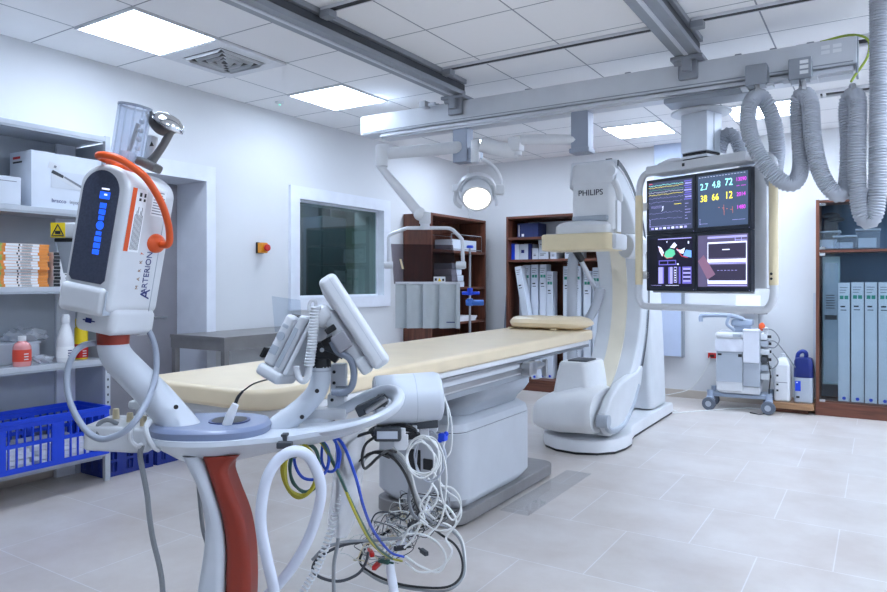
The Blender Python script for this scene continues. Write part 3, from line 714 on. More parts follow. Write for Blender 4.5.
def tall_box(lab, x, y, z, w, d, h, tilt=0, group=None, logo=True, dot=True):
    o = thing('catheter_box', lab, 'box', (x, y, z), 0, group)
    M = Wof(o) @ Matrix.Rotation(tilt, 4, 'Y')
    b = MB(card); b.box(-w/2, w/2, 0, d, 0, h, .002, M=M); obj('body', b, o)
    b = MB(teal)
    if logo: b.box(-w*.36, -w*.04, -.0012, 0, h-.16, h-.125, M=M); b.box(w*.04, w*.36, -.0012, 0, h-.16, h-.125, M=M)
    b.use(inkgrey)
    for k in range(3): b.box(-w*.36, w*.3-.01*k, -.0012, 0, h-.05-.025*k, h-.043-.025*k, M=M)
    b.use(ink).box(-w*.3, w*.1, -.0012, 0, h-.24, h-.225, M=M); b.box(-w*.3, w*.2, -.0012, 0, h-.27, h-.262, M=M); obj('printed_label', b, o)
    if dot: b = MB(blue); b.lathe([(0, 0), (.016, 0), (.016, .001), (0, .001)], M @ V((0, -.0012, .03)), (0, -1, 0), 14); obj('sticker', b, o)
    return o
G = 'long white boxes standing in the back bookcase'
z0 = .139
tall_box('long white box leaning sideways at the left end of the back bookcase', UX(533)+.03, 7.585, z0, .085, .12, 1.38, R(-9.5), G, False)
for u, w, h, lab in ((515.5, .06, 1.37, 'narrow white box half hidden behind the leaning box in the bookcase'), (522.5, .095, 1.38, 'white catheter box first to the right of the leaning box'), (530.8, .09, 1.385, 'white catheter box second to the right of the leaning box'), (539.2, .09, 1.385, 'white catheter box third to the right of the leaning box'), (546, .08, 1.30, 'shorter white catheter box with green mark left of the upright hose'), (563.5, .11, 1.36, 'white catheter box with green mark right of the upright hose'), (573, .09, 1.36, 'white catheter box behind the slanted strut'), (583, .09, 1.3, 'white catheter box behind the right side of the table end'), (592, .09, 1.34, 'white catheter box at the edge of the scanner arm')):
    tall_box(lab, UX(u, 7.72 if u > 516 else 7.86)+.05, 7.72 if u > 516 else 7.86, z0, w, .14, h, 0, G, u > 520)
b = MB(mat('grey_board', (120, 132, 146), .5)); b.box(-4.0, -3.96, 7.62, 8.03, 0, 1.15, .004, M=Matrix.Translation((-4.02, 0, 0)) @ Matrix.Rotation(R(4), 4, 'Y') @ Matrix.Translation((4.02, 0, 0))); obj('folded_screen', b, None, 'dark grey board leaning against the outer side of the back bookcase', 'board')
# ---------------------------------------------------------------- glass cabinet
GX0, GX1, GY0, GY1, GH = -.535, 1.30, 7.70, 8.03, 2.12
o = thing('glass_cabinet', 'brown framed glass door cabinet full of long boxes on the back wall', 'cabinet', ((GX0+GX1)/2, 7.86, 0)); t = .03
back_m = mat('cabinet_back', (84, 108, 134), .5)
for x in (GX0, GX1-t):
    b = MB(darkwood); b.box(x, x+t, GY0, GY1, 0, GH, .002); obj('side_panel', b, o)
b = MB(back_m); b.box(GX0+t, GX1-t, GY1-.012, GY1, .13, GH-t); obj('back_panel', b, o)
for z in (GH-t, 1.60, .12):
    b = MB(darkwoodx); b.box(GX0+t, GX1-t, GY0+.012, GY1-.012, z, z+t*.85, .002); obj('shelf_board', b, o)
b = MB(darkwoodx); b.box(GX0-.004, GX1+.004, GY0-.006, GY0+.02, 0, .13, .003); obj('plinth', b, o)
gm = clear('cabinet_glass', (232, 237, 239), ior=1.5)
xm = (GX0+GX1)/2
for x0, x1 in ((GX0+t+.002, xm-.003), (xm+.003, GX1-t-.002)):
    for z0_, z1_ in ((.135, 1.598), (1.63, GH-t-.003)):
        b = MB(gm); b.box(x0, x1, GY0+.002, GY0+.008, z0_, z1_); d = obj('door', b, o)
        b = MB(chrome); b.box(x0, x0+.05, GY0-.003, GY0+.01, z1_-.03, z1_-.002, .002); obj('hinge', b, d); b = MB(chrome); b.box(x0, x0+.05, GY0-.003, GY0+.01, z0_, z0_+.025, .002); obj('hinge', b, d)
        zc = z1_-.1 if z1_ < 1.7 else z0_+.09
        b = MB(chrome); b.lathe([(0, 0), (.03, 0), (.03, .008), (.02, .02), (0, .022)], ((x1-.13) if x0 < 0 else x0+.1, GY0+.002, zc), (0, -1, 0), 20); obj('handle', b, d)
G = 'long boxes standing in the glass cabinet'
for u, w, h, lab in ((844, .098, 1.155, 'long white box just right of the clear pouch in the glass cabinet'), (857.5, .105, 1.16, 'long white box second to the right of the clear pouch'), (871, .10, 1.16, 'long white box third to the right of the clear pouch'), (885, .105, 1.16, 'long white box at the picture edge in the glass cabinet'), (900, .10, 1.16, 'long white box fifth to the right of the clear pouch')):
    tall_box(lab, UX(u, 7.76), 7.76, .147, w, .15, h, 0, G)
x = UX(831, 7.74)
o = thing('catheter_pouch', 'clear sealed pouch with a long catheter at the left of the glass cabinet', 'pouch', (x, 7.75, .147))
b = MB(mat('pouch_backing', (150, 172, 178), .35)); b.box(x-.075, x+.075, 7.775, 7.787, .30, 1.56, .003); obj('backing', b, o)
b = MB(clearpl); b.box(x-.06, x+.06, 7.745, 7.774, .33, 1.5, .012); obj('blister', b, o)
b = MB(ink); b.box(x-.05, x+.05, 7.743, 7.7445, .94, .985); 
for k in range(6): b.box(x-.045, x+.03, 7.743, 7.7445, 1.05+k*.025, 1.058+k*.025)
obj('printed_label', b, o)
b = MB(cardg); b.box(x-.16, x-.1, 7.84, 7.96, .147, 1.2, .002); obj('carton', b, None, 'narrow grey carton at the far left inside the glass cabinet', 'box')
zu = 1.628
for i, (u, w, d, h, lab) in enumerate(((829, .2, .16, .17, 'clear storage box at the left of the upper cabinet shelf'), (845, .2, .16, .12, 'low clear storage box in the middle of the upper cabinet shelf'), (868, .2, .16, .18, 'clear storage box right of the hose on the upper cabinet shelf'))):
    x = UX(u, 7.84)
    o = thing('storage_box', lab, 'box', (x, 7.84, zu)); 
    b = MB(clearpl); b.box(x-w/2, x+w/2, 7.78, 7.78+d, zu, zu+h, .01); obj('body', b, o)
    b = MB(devgrey); b.box(x-w/2-.004, x+w/2+.004, 7.776, 7.784+d, zu+h, zu+h+.018, .005); obj('lid', b, o)
    b = MB(cardg); b.box(x-w/2+.02, x+w/2-.03, 7.80, 7.76+d, zu+.012, zu+h*.6, .004); obj('contents', b, o)
b = MB(darkgrey); b.ball((UX(831, 7.9), 7.9, 1.97), .08, (1.0, .6, .45)); b.ball((UX(836, 7.9), 7.88, 1.93), .07, (1.1, .6, .4)); b.box(UX(822, 7.9)+.015, UX(838, 7.9), 7.86, 7.95, 1.628, 1.94, .02); obj('rolled_apron', b, None, 'dark grey folded apron at the left end of the upper cabinet shelf', 'apron')
# ---------------------------------------------------------------- back wall things
o = thing('cable_duct', 'pale blue-grey cable duct running up the back wall behind the monitors', 'duct', (-2.03, 8.02, .48))
dm = mat('duct_paint', (190, 203, 226), .45)
b = MB(dm); b.box(-2.19, -1.88, 7.96, YB-.001, .47, ZC-.001, .004); obj('cover', b, o)
b = MB(alud); b.box(-1.885, -1.868, 7.955, YB-.001, .46, 2.1, .003); obj('edge_strip', b, o)
p = (-1.570,8.050,0.494); x, y, z = p
o = thing('power_socket', 'red and white power socket low on the back wall', 'socket', (x, YB, z))
b = MB(white); b.box(x-.07, x+.07, YB-.012, YB-.0005, z-.045, z+.045, .004); obj('plate', b, o)
b = MB(red); b.box(x-.045, x+.045, YB-.022, YB-.012, z-.03, z+.03, .006); obj('insert', b, o)
b = MB(black); b.box(x-.02, x+.025, YB-.045, YB-.022, z-.012, z+.012, .004); obj('plug', b, o)
b = MB(cabwhite); b.tube([(x-.02, YB-.04, z-.012), (x-.05, YB-.05, z-.12), (x-.2, YB-.06, z-.36), (x-.4, YB-.1, .05), (x-.6, YB-.1, .008), (x-.85, YB-.16, .007), (-1.72, 7.1, .006)], .006, 6); obj('power_cable', b, None, 'white cable running from the red socket down across the floor', 'cable')
b = MB(cabwhite); b.tube([(-1.74, 7.0, .007), (-1.5, 7.3, .007), (-1.25, 7.62, .007), (-1.0, 7.75, .007), (-.9, 7.72, .007)], .006, 6); obj('floor_cable', b, None, 'pale cable lying under the wheeled medical cart', 'cable')
# ---------------------------------------------------------------- wheeled cart
cx, cy = -1.21, 7.64
o = thing('medical_cart', 'grey wheeled equipment cart draped with white sheets by the back wall', 'cart', (cx, cy, 0), R(4)); W = Wof(o)
b = MB(offwhite, W); b.box(-.22, .03, -.2, .2, .2, .80, .02); b.box(-.2, .19, -.18, .2, .18, .26, .02); obj('body', b, o)
b = MB(devgrey, W); b.box(-.215, .03, -.208, -.2, .30, .585, .004); b.box(-.215, .03, -.204, -.2, .59, .605); obj('front_door', b, o)
b = MB(ink, W); b.box(-.2, -.165, -.211, -.207, .565, .585, .002); b.box(-.01, .025, -.211, -.207, .555, .585, .002); obj('latch', b, o)
b = MB(white, W); b.box(-.225, .04, -.21, .21, .74, .80, .02); b.use(devgrey).box(-.06, .02, -.213, -.21, .755, .785, .004); obj('top_drawer', b, o)
sheet = mat('sheet_white', (208, 211, 220), .75, bump=.1, bscale=25)
b = MB(sheet, W)
b.loft([[(-.225+.262*k/10, -.216-.006*math.sin(k*1.3+j), z) for k in range(11)]+[(-.225+.262*k/10, -.211-.006*math.sin(k*1.3+j), z) for k in range(10, -1, -1)] for j, z in enumerate((.61, .64, .67, .70, .73))]); obj('folded_sheet', b, o)
b = MB(sheet, W); b.box(.035, .185, -.222, .1, .50, .825, .012); b.box(.032, .188, -.228, .06, .81, .835, .01); obj('drape', b, o)
b = MB(devgrey, W); b.box(.03, .19, -.19, .19, .26, .82, .01); obj('side_column', b, o)
b = MB(darkgrey, W)
for k, (z, c) in enumerate(((.33, 0), (.42, 0), (.5, 0), (.58, 0), (.66, 0), (.73, 0))):
    b.use((offwhite, devgrey, darkgrey, offwhite, devgrey, white)[k]).box(.19, .27-.01*(k % 3), -.13, .12, z, z+.06, .008)
    b.use(black).cyl((.27-.01*(k % 3), -.06, z+.03), (.285, -.06, z+.03), .015, seg=10)
obj('side_module', b, o)
b = MB(orange, W); b.ball((.2, -.08, .86), .03, (1, 1, 1.4)); b.use(white).ball((.235, -.08, .83), .028); obj('connector', b, o, label='orange and white connectors on the cart side')
for k, pts in enumerate(([(.2, -.1, .84), (.3, -.12, .83), (.36, -.12, .74), (.32, -.13, .66), (.25, -.1, .66)], [(.22, -.1, .7), (.32, -.14, .72), (.42, -.14, .6), (.5, -.12, .47)], [(.24, -.1, .6), (.28, -.16, .4), (.27, -.18, .2), (.3, -.2, .05), (.2, -.25, .008), (.1, -.22, .008)], [(.25, -.1, .5), (.3, -.12, .45), (.35, -.14, .52), (.3, -.13, .6)])):
    b = MB((cabgrey, cabgrey, black, cabgrey)[k], W); b.tube(pts, .006, 6); obj('cable', b, o)
b = MB(steel, W); b.cyl((.17, -.05, .83), (.17, -.05, 1.0), .008, seg=10); b.use(black).box(.12, .25, -.07, -.03, .985, 1.01, .006); obj('short_pole', b, o)
armg = mat('arm_bluegrey', (150, 162, 180), .4)
b = MB(armg, W); b.box(-.09, .12, -.12, .1, .86, .93, .02, taper=(.95, .9)); b.box(-.06, .1, -.1, .08, .80, .87, .01); b.tube([(-.37, -.16, .90), (-.37, -.16, .95), (-.33, -.15, .965), (-.1, -.12, .965), (.03, -.1, .93)], .022, 10); b.tube([(-.1, -.14, .96), (-.12, -.15, .88), (-.05, -.16, .82)], .016, 8); obj('handle_arm', b, o)
b = MB(armg, W); b.box(-.26, .26, -.13, -.08, .13, .17, .012); b.box(-.26, .26, .1, .15, .13, .17, .012); b.box(-.24, -.19, -.1, .12, .13, .18, .01); b.box(.19, .24, -.1, .12, .13, .18, .01); obj('wheel_frame', b, o)
for x in (-.28, .27):
    for y in (-.17, .16):
        b = MB(armg, W); b.cyl((x, y, .1), (x, y, .2), .03, seg=12); b.box(x-.035, x+.035, y-.045, y+.045, .1, .14, .015); c = obj('caster', b, o)
        b = MB(rubber, W); b.lathe([(.03, -.022), (.06, -.022), (.066, -.014), (.066, .014), (.06, .022), (.03, .022), (.03, -.022)], W.inverted().inverted() @ V((0, 0, 0)) if False else (x-.005, y-.055, .067), (.15, 1, 0), 24)
        b.use(devgrey).lathe([(0, -.02), (.03, -.02), (.03, .02), (0, .02)], (x-.005, y-.055, .067), (.15, 1, 0), 20); obj('wheel', b, c)
b = MB(paper); b.box(-1.3, -1.06, 7.86, 7.87, .99, 1.17, .001, M=Matrix.Translation((-1.18, 7.86, 1.0)) @ Matrix.Rotation(R(-12), 4, 'X') @ Matrix.Translation((1.18, -7.86, -1.0)));
b.box(-1.3, -1.06, 7.86, 8.04, .985, .99); b.box(-1.19, -1.17, 7.95, 7.97, .985, .99); obj('paper_sign', b, None, 'white sheet of paper standing above the cart handle at the back wall', 'paper')
# wooden board with two containers
o = thing('wooden_plinth', 'low brown wooden box on the floor beside the glass cabinet', 'plinth', (-.72, 7.8, 0))
b = MB(midwood); b.box(-.93, -.545, 7.62, 8.03, .045, .105, .004); obj('top', b, o)
b = MB(darkwoodx); b.box(-.92, -.6, 7.68, 8.02, 0, .045); obj('base', b, o)
x, y = -.835, 7.76; z = .106
o = thing('canister', 'white plastic canister with a round cap on the wooden box', 'canister', (x, y, z))
b = MB(white); slab(b, x-.075, x+.075, y-.09, y+.09, z, z+.38, .03, .02); b.loft([[(x+px*k, y+py*k, z+.37+h) for px, py in rrect(-.07, .07, -.085, .085, .03)] for k, h in ((1, 0), (.8, .04), (.4, .07))]); obj('body', b, o)
b = MB(offwhite); b.cyl((x, y, z+.43), (x, y, z+.48), .026, seg=16, bev=.006); obj('cap', b, o)
b = MB(ink); 
for zz_ in (.1, .16, .25): b.box(x-.05, x-.03, y-.092, y-.09, z+zz_, z+zz_+.02)
b.use(inkgrey).box(x-.055, x+.05, y-.0915, y-.09, z+.19, z+.196); obj('printed_mark', b, o)
x = -.645
o = thing('canister', 'dark blue and silver tall canister with a handle on the wooden box', 'canister', (x, y, z))
b = MB(devgrey); slab(b, x-.085, x+.085, y-.09, y+.09, z, z+.26, .04, .02); b.use(mat('canister_navy', (20, 36, 104), .35)); b.loft([[(x+px*k, y+py*k, z+.26+h) for px, py in rrect(-.086, .086, -.091, .091, .04)] for k, h in ((1, -.005), (1, .1), (.97, .15), (.85, .18), (.6, .19))]); obj('body', b, o)
b = MB(bluedk); b.tube([(x-.06, y, z+.40), (x-.05, y, z+.48), (x-.01, y, z+.51), (x+.02, y, z+.49), (x+.02, y, z+.44)], .02, 10); obj('handle', b, o)
b = MB(blue); b.box(x-.07, x-.02, y-.093, y-.09, z+.12, z+.22); b.use(ink).box(x-.06, x-.03, y-.094, y-.09, z+.05, z+.07); b.use(paper).box(x-.06, x-.045, y-.0945, y-.09, z+.2, z+.21); obj('label', b, o)
# ---------------------------------------------------------------- patient table
o = thing('patient_table', 'long cream padded examination table on a thick white pedestal', 'table', (-2.1, 3.5, 0), 0)
TM = Matrix.Translation((-1.885, 1.45, 0)) @ Matrix.Rotation(R(1.9), 4, 'Z')
b = MB(cream); slab(b, -.315, .315, 0, 3.17, .912, .978, .09, .016, TM, 8, 4)
obj('mattress', b, o)
b = MB(white); slab(b, -.30, .30, .02, 3.13, .885, .911, .08, .005, TM); obj('tabletop', b, o)
b = MB(steel); b.box(.29, .305, .9, 3.05, .868, .884, .003, M=TM); b.box(-.305, -.29, .9, 3.05, .868, .884, .003, M=TM); obj('accessory_rail', b, o)
b = MB(offwhite); b.box(-.29, .285, 1.0, 2.12, .80, .867, .012, M=TM); b.use(steel).box(.286, .296, 1.05, 2.08, .815, .84, .002, M=TM); b.use(alud).box(-.27, .27, 1.02, 2.1, .77, .8, .006, M=TM); obj('carriage', b, o)
b = MB(devgrey); b.loft([[(x, y, z) for x, y in rrect(-2.40+i, -1.80-j, 3.12+i, 3.92-i*.4, .12)] for z, i, j in ((.585, .03, .1), (.62, .02, .08), (.66, .05, .03), (.70, .05, .0), (.772, .06, .0))]); obj('collar', b, o)
b = MB(mat('pedestal_enamel_shaded', (186, 190, 196), .38))  # white enamel turned greyer, the pedestal's shade put into its colour
bx0, bx1, by0, by1 = -2.44, -1.86, 3.08, 4.0
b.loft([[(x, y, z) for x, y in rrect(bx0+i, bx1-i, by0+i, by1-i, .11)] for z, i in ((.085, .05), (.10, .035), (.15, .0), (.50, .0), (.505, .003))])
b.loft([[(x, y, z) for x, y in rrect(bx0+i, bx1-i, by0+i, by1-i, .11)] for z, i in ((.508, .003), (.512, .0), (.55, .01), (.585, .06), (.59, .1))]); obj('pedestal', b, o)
b = MB(darkgrey); b.loft([[(x, y, z) for x, y in rrect(bx0+.006, bx1-.006, by0+.006, by1-.006, .10)] for z in (.503, .51)]); obj('seam', b, o)
b = MB(st2); slab(b, bx0+.0, bx1+.0, by0+.0, by1+.36, .02, .09, .1, .006); obj('floor_plate', b, o)
b = MB(black); slab(b, bx0+.03, bx1-.03, by0+.03, by1+.33, .0, .022, .09, .002); obj('plate_foot', b, o)
p = TM @ V((.30, 2.0, .84))
b = MB(steel); b.box(p.x-.01, p.x+.05, p.y-.06, p.y+.04, p.z-.04, p.z+.035, .012); b.cyl((p.x+.02, p.y+.03, p.z), (p.x+.02, p.y+.13, p.z), .024, bev=.005); b.cyl((p.x+.03, p.y+.13, p.z), (p.x+.03, p.y+.17, p.z), .012); b.box(p.x+.02, p.x+.05, p.y+.16, p.y+.18, p.z-.07, p.z+.03, .006); obj('rail_clamp', b, o)
b = MB(black); b.box(-2.18, -2.10, 3.074, 3.081, .26, .40, .004); b.box(-2.08, -2.02, 3.07, 3.081, .3, .36, .004); obj('cable_socket', b, o, label='dark cable socket in the front of the pedestal')
b = MB(clear('floor_film', (248, 249, 250), ior=1.2)); b.box(-1.84, -1.66, 3.5, 4.5, .002, .004); obj('floor_cover', b, None, 'clear protective sheet on the floor beside the table pedestal', 'floor cover')
q = TM @ V((.02, 3.07, .979))
o = thing('head_cushion', 'small cream cushion across the far end of the examination table', 'cushion', q, R(1.9)); W = Wof(o)
b = MB(cream, W)
for_r = []
for i in range(13):
    x = -.30+.6*i/12; e = max(.25, (1-abs(2*i/12-1)**10)); lump = 1+.07*math.sin(i*2.1)
    for_r.append([(x, .16*e*math.cos(2*PI*k/16)*(1 if abs(math.cos(2*PI*k/16)) > .0 else 1), .046+.046*e*lump*math.copysign(abs(math.sin(2*PI*k/16))**.6, math.sin(2*PI*k/16))) for k in range(16)])
b.loft(for_r); obj('pad', b, o)
b = MB(creamhard, W); b.box(.06, .10, -.168, .16, .003, .012, .003); b.box(-.26, -.24, -.166, .16, .003, .012, .003); obj('strap', b, o)
# ---------------------------------------------------------------- floor stand scanner with the C-shaped arm
o = thing('scanner_arm', 'tall white C-shaped X-ray scanner on a floor plinth at the table end', 'scanner', (-2.0, 5.9, 0))
AX0, AX1, AY, AZ, RI, RO = -2.11, -1.72, 5.03, 1.215, .86, 1.08
def sector(r0, r1, a0, a1, n=40):
    return [(AY+r1*math.cos(R(a0+(a1-a0)*k/n)), AZ+r1*math.sin(R(a0+(a1-a0)*k/n))) for k in range(n+1)]+[(AY+r0*math.cos(R(a1+(a0-a1)*k/n)), AZ+r0*math.sin(R(a1+(a0-a1)*k/n))) for k in range(n+1)]
YZ = Matrix(((0, 1, 0, 0), (1, 0, 0, 0), (0, 0, 1, 0), (0, 0, 0, 1)))     # prism x->world y, push -> world x
arcw = mat('arc_white', (208, 212, 216), .35)
b = MB(arcw); b.prism(sector(RI, RO, -88, 79), AX1-AX0, Matrix.Translation((AX0, 0, 0)) @ YZ, .02); arc = obj('c_arc', b, o, sharp=50)
b = MB(mat('arc_cream', (228, 220, 200), .4)); b.prism(sector(RI-.006, RI+.01, -70, 70), .13, Matrix.Translation((AX0+.13, 0, 0)) @ YZ); obj('inner_strip', b, arc)
b = MB(darkgrey); b.prism(sector(RO-.06, RO-.014, -86, 78.5), .012, Matrix.Translation((AX1-.006, 0, 0)) @ YZ); b.prism(sector(RO-.03, RO+.004, -86, 78.5), .05, Matrix.Translation((AX1-.10, 0, 0)) @ YZ); obj('guide_track', b, arc)
b = MB(chrome); b.prism(sector(RO-.08, RO-.062, -86, 78.5), .01, Matrix.Translation((AX1-.004, 0, 0)) @ YZ); obj('edge_trim', b, arc)
scw = mat('scanner_white', (222, 224, 226), .34)
# detector head
hx0, hx1, hy0, hy1 = -2.085, -1.735, 5.18, 5.34
b = MB(scw); b.loft([[(x, y, z) for x, y in rrect(hx0+i, hx1-i, hy0+j, hy1-j, .05)] for z, i, j in ((1.72, 0, 0), (2.07, .004, .004), (2.085, -.004, -.004), (2.225, .0, .004), (2.25, .018, .02), (2.258, .05, .05))]); det = obj('detector_housing', b, o, sharp=30)
b = MB(navy); b.mats[0] = mat('logo_slate', (38, 44, 60), .5); b.text('PHILIPS', .064, Matrix.Translation(((hx0+hx1)/2-.01, hy0+.001, 2.01)) @ Matrix.Rotation(PI/2, 4, 'X'), .0015); obj('lettering', b, det)
b = MB(scw); b.box(hx1-.02, hx1+.015, hy0+.05, hy1-.01, 1.70, 1.95, .01); b.tube([(hx1-.015, hy0+.03, 2.10), (hx1+.0, hy0+.05, 2.07), (hx1+.006, hy0+.10, 2.0), (hx1, hy0+.13, 1.95)], .032, 14); b.cyl((hx1-.03, hy0+.0, 2.17), (hx1-.03, hy0+.1, 2.17), .045); obj('side_cover', b, det)
b = MB(devgrey); b.box(hx0+.02, hx1-.04, hy0-.03, hy0+.02, 1.785, 1.83, .012); obj('front_lip', b, det)
b = MB(scw); b.loft([[(x, y, z) for x, y in rrect(-2.22+i, -1.75-i*.6, 5.08+i, 5.42-i, .15)] for z, i in ((1.688, 0), (1.75, .0), (1.775, .02), (1.79, .06))]); obj('detector_base', b, o)
b = MB(creamhard); slab(b, -2.29, -1.71, 5.03, 5.38, 1.555, 1.687, .06, .018); pl = obj('collision_pad', b, o, label='cream collision pad under the detector')
b = MB(arcw); b.box(-1.73, -1.68, 5.08, 5.36, 1.56, 1.684, .02); b.cyl((-1.74, 5.48, 1.6), (-1.66, 5.62, 1.6), .10, .10, 20, .02); obj('pad_mount', b, o)
# tube end
b = MB(scw); b.loft([[(x, y, z) for x, y in rrect(-2.19+i, -1.87-i*.8, 5.02+i*.8, 5.50-i*.5, .05)] for z, i in ((.36, -.01), (.44, .008), (.58, .028), (.665, .045), (.683, .056))]); tb = obj('tube_housing', b, o)
b = MB(darkgrey); slab(b, -2.10, -1.94, 5.14, 5.38, .683, .692, .02, .002); obj('tube_window', b, tb)
b = MB(scw)
rg = []
for t_, ry, rz, cz in ((-2.35, .10, .06, .25), (-2.31, .20, .11, .265), (-2.22, .28, .145, .285), (-2.10, .31, .165, .30), (-1.95, .33, .18, .325), (-1.84, .33, .175, .325), (-1.80, .31, .16, .325)):
    rg.append([(t_, 5.15+ry*math.copysign(abs(math.cos(2*PI*k/28))**.75, math.cos(2*PI*k/28)), cz+rz*math.copysign(abs(math.sin(2*PI*k/28))**.75, math.sin(2*PI*k/28))) for k in range(28)])
b.loft(rg); obj('tube_cowl', b, o)
b = MB(arcw); b.prism([(5.02, .16), (4.90, .25), (4.92, .34), (5.05, .44), (5.25, .52), (5.5, .55), (5.72, .56), (5.80, .60), (5.86, .60), (5.80, .45), (5.62, .29), (5.4, .18), (5.2, .145)], .07, Matrix.Translation((AX1-.05, 0, 0)) @ YZ, .02, 3); obj('side_shroud', b, o)
b = MB(devgrey); b.tube([(AX1+.01, 4.90, .30), (AX1+.02, 5.0, .2), (AX1+.02, 5.3, .19), (AX1+.015, 5.55, .30), (AX1+.01, 5.72, .45)], .022, 8); b.cyl((AX1-.05, 4.93, .28), (AX1+.035, 4.93, .28), .05); obj('hand_grip', b, o)
# plinth, column
b = MB(white)
pl_o = [(-2.33, 5.3), (-2.32, 5.18), (-2.25, 5.05), (-2.12, 4.96), (-1.95, 4.94), (-1.80, 5.0), (-1.70, 5.12), (-1.67, 5.28), (-1.67, 5.45), (-1.72, 5.6), (-1.745, 5.75), (-1.745, 7.02), (-2.3, 7.02)]
def inset(poly, k): 
    cx_, cy_ = -2.0, 6.0
    return [(cx_+(x-cx_)*(1-k*1.6), cy_+(y-cy_)*(1-k*.5)) for x, y in poly]
b.loft([[(x, y, z) for x, y in inset(pl_o, k)] for z, k in ((.02, .0), (.085, .0), (.105, .012), (.112, .04))]); obj('plinth', b, o)
b = MB(black); b.loft([[(x, y, z) for x, y in inset(pl_o, .012)] for z in (0, .02)]); obj('plinth_foot', b, o)
b = MB(arcw); b.loft([[(x, y, z) for x, y in rrect(-2.2, -1.80+i, 6.42+j, 6.93, .06)] for z, i, j in ((.13, .02, 0), (.7, 0, .0), (1.3, -.03, .04), (1.75, -.06, .1))]); obj('column', b, o)
b = MB(devgrey); b.box(-2.16, -1.84, 6.2, 6.5, .78, 1.55, .05, 3); obj('arc_carriage', b, o)
b = MB(devgrey); b.prism([(6.2, .45), (6.45, .42), (6.5, .9), (6.3, .9)], .24, Matrix.Translation((-2.12, 0, 0)) @ YZ, .03); obj('lower_cover', b, o)
b = MB(hosegrey); hp2 = resample(catmull([(-2.250,5.737,1.644),(-2.280,5.719,1.486),(-2.287,5.714,1.152),(-2.287,5.714,0.756),(-2.272,5.723,0.343)], 10), .01); b.tube(hp2, .045, 14, smooth=False, rf=lambda i, N: .05 if i % 2 else .043); obj('corrugated_hose', b, o, sharp=80)
b = MB(hosegrey); hp2 = resample(catmull([(-2.079,5.846,1.257),(-2.109,5.827,1.108),(-2.161,5.794,0.993),(-2.220,5.756,0.905),(-2.242,5.742,0.712)], 10), .01); b.tube(hp2, .04, 14, smooth=False, rf=lambda i, N: .044 if i % 2 else .038); obj('corrugated_hose', b, o, sharp=80)
b = MB(alu); b.cyl((-2.246,5.681,1.589), (-2.131,5.991,1.184), .022); b.use(black).cyl((-2.231,5.666,1.579), (-2.202,5.732,1.502), .03); obj('strut', b, o)
# ---------------------------------------------------------------- ceiling monitor bank
MC = (-1.06, 4.865, 0); MA = R(-21.3)
o = thing('monitor_bank', 'bank of four black monitors in a bumper frame hung from the ceiling beam', 'monitors', (-1.06, 4.865, 1.15), MA)
W = Matrix.Translation(MC) @ Matrix.Rotation(MA, 4, 'Z')
z0m, z1m = 1.245, 2.04; zm = (z0m+z1m)/2
b = MB(alu, W); b.box(-.37, .47, .06, .16, z0m+.02, z1m+.02, .02); b.use(offwhite).box(-.38, .39, .045, .06, z0m-.012, z1m, .004); obj('back_cabinet', b, o)
b = MB(offwhite, W); b.box(-.355, .40, -.07, .13, 2.075, 2.135, .008); b.box(-.35, -.05, .02, .15, 2.13, 2.142, .004); obj('hood', b, o)
b = MB(black, W); b.box(-.055, -.035, -.073, -.07, 2.095, 2.117, .002); b.box(-.33, -.2, .0, .1, 2.138, 2.145); obj('hood_sensor', b, o)
b = MB(white, W); b.lathe([(0, 0), (.12, 0), (.12, .02), (.06, .05), (0, .055)], (-.23, .1, 2.138), (0, 0, 1), 24); obj('hood_dome', b, o)
colm = mat('column_paint', (200, 206, 214), .3, .3)
b = MB(colm, W); b.box(-.10, .10, -.02, .16, 2.19, 2.46, .008); b.use(alud).box(-.101, -.098, .0, .01, 2.2, 2.45); b.box(.099, .102, .06, .066, 2.2, 2.45); obj('column', b, o)
b = MB(black, W); b.box(-.09, .09, -.01, .15, 2.13, 2.19); b.use(alu).box(-.10, .10, -.02, .16, 2.15, 2.17, .003); obj('column_foot', b, o)
b = MB(alu, W); b.lathe([(0, 0), (.19, 0), (.20, .006), (.20, .014), (0, .016)], (0, .07, 2.459), seg=36); obj('flange', b, o)
bez = mat('monitor_bezel', (30, 36, 48), .35)
scr = {'a': emit('screen_slate', (58, 66, 92), .55), 'b': emit('screen_blue', (62, 78, 104), .6), 'c': emit('screen_black', (16, 14, 38), .5), 'd': emit('screen_mauve', (84, 78, 108), .6)}
scr['e'] = emit('screen_plum', (52, 48, 70), .5)
ew = emit('screen_white', (206, 212, 236), .85); ecy = emit('screen_cyan', (150, 245, 240), 1.25); eye = emit('screen_yellow', (246, 232, 60), 1.25); emg = emit('screen_magenta', (206, 60, 214), 1.0); egr = emit('screen_green', (84, 176, 140), .75); ebl = emit('screen_indigo', (92, 86, 168), .8); eor = emit('screen_orange', (210, 110, 60), .8); ered = emit('screen_red', (196, 70, 84), .75); elb = emit('screen_pale_blue', (100, 150, 220), .8); edk = emit('screen_ink', (10, 10, 24), .2); elil = emit('screen_lilac', (148, 146, 206), .8)
TX = Matrix.Rotation(PI/2, 4, 'X')
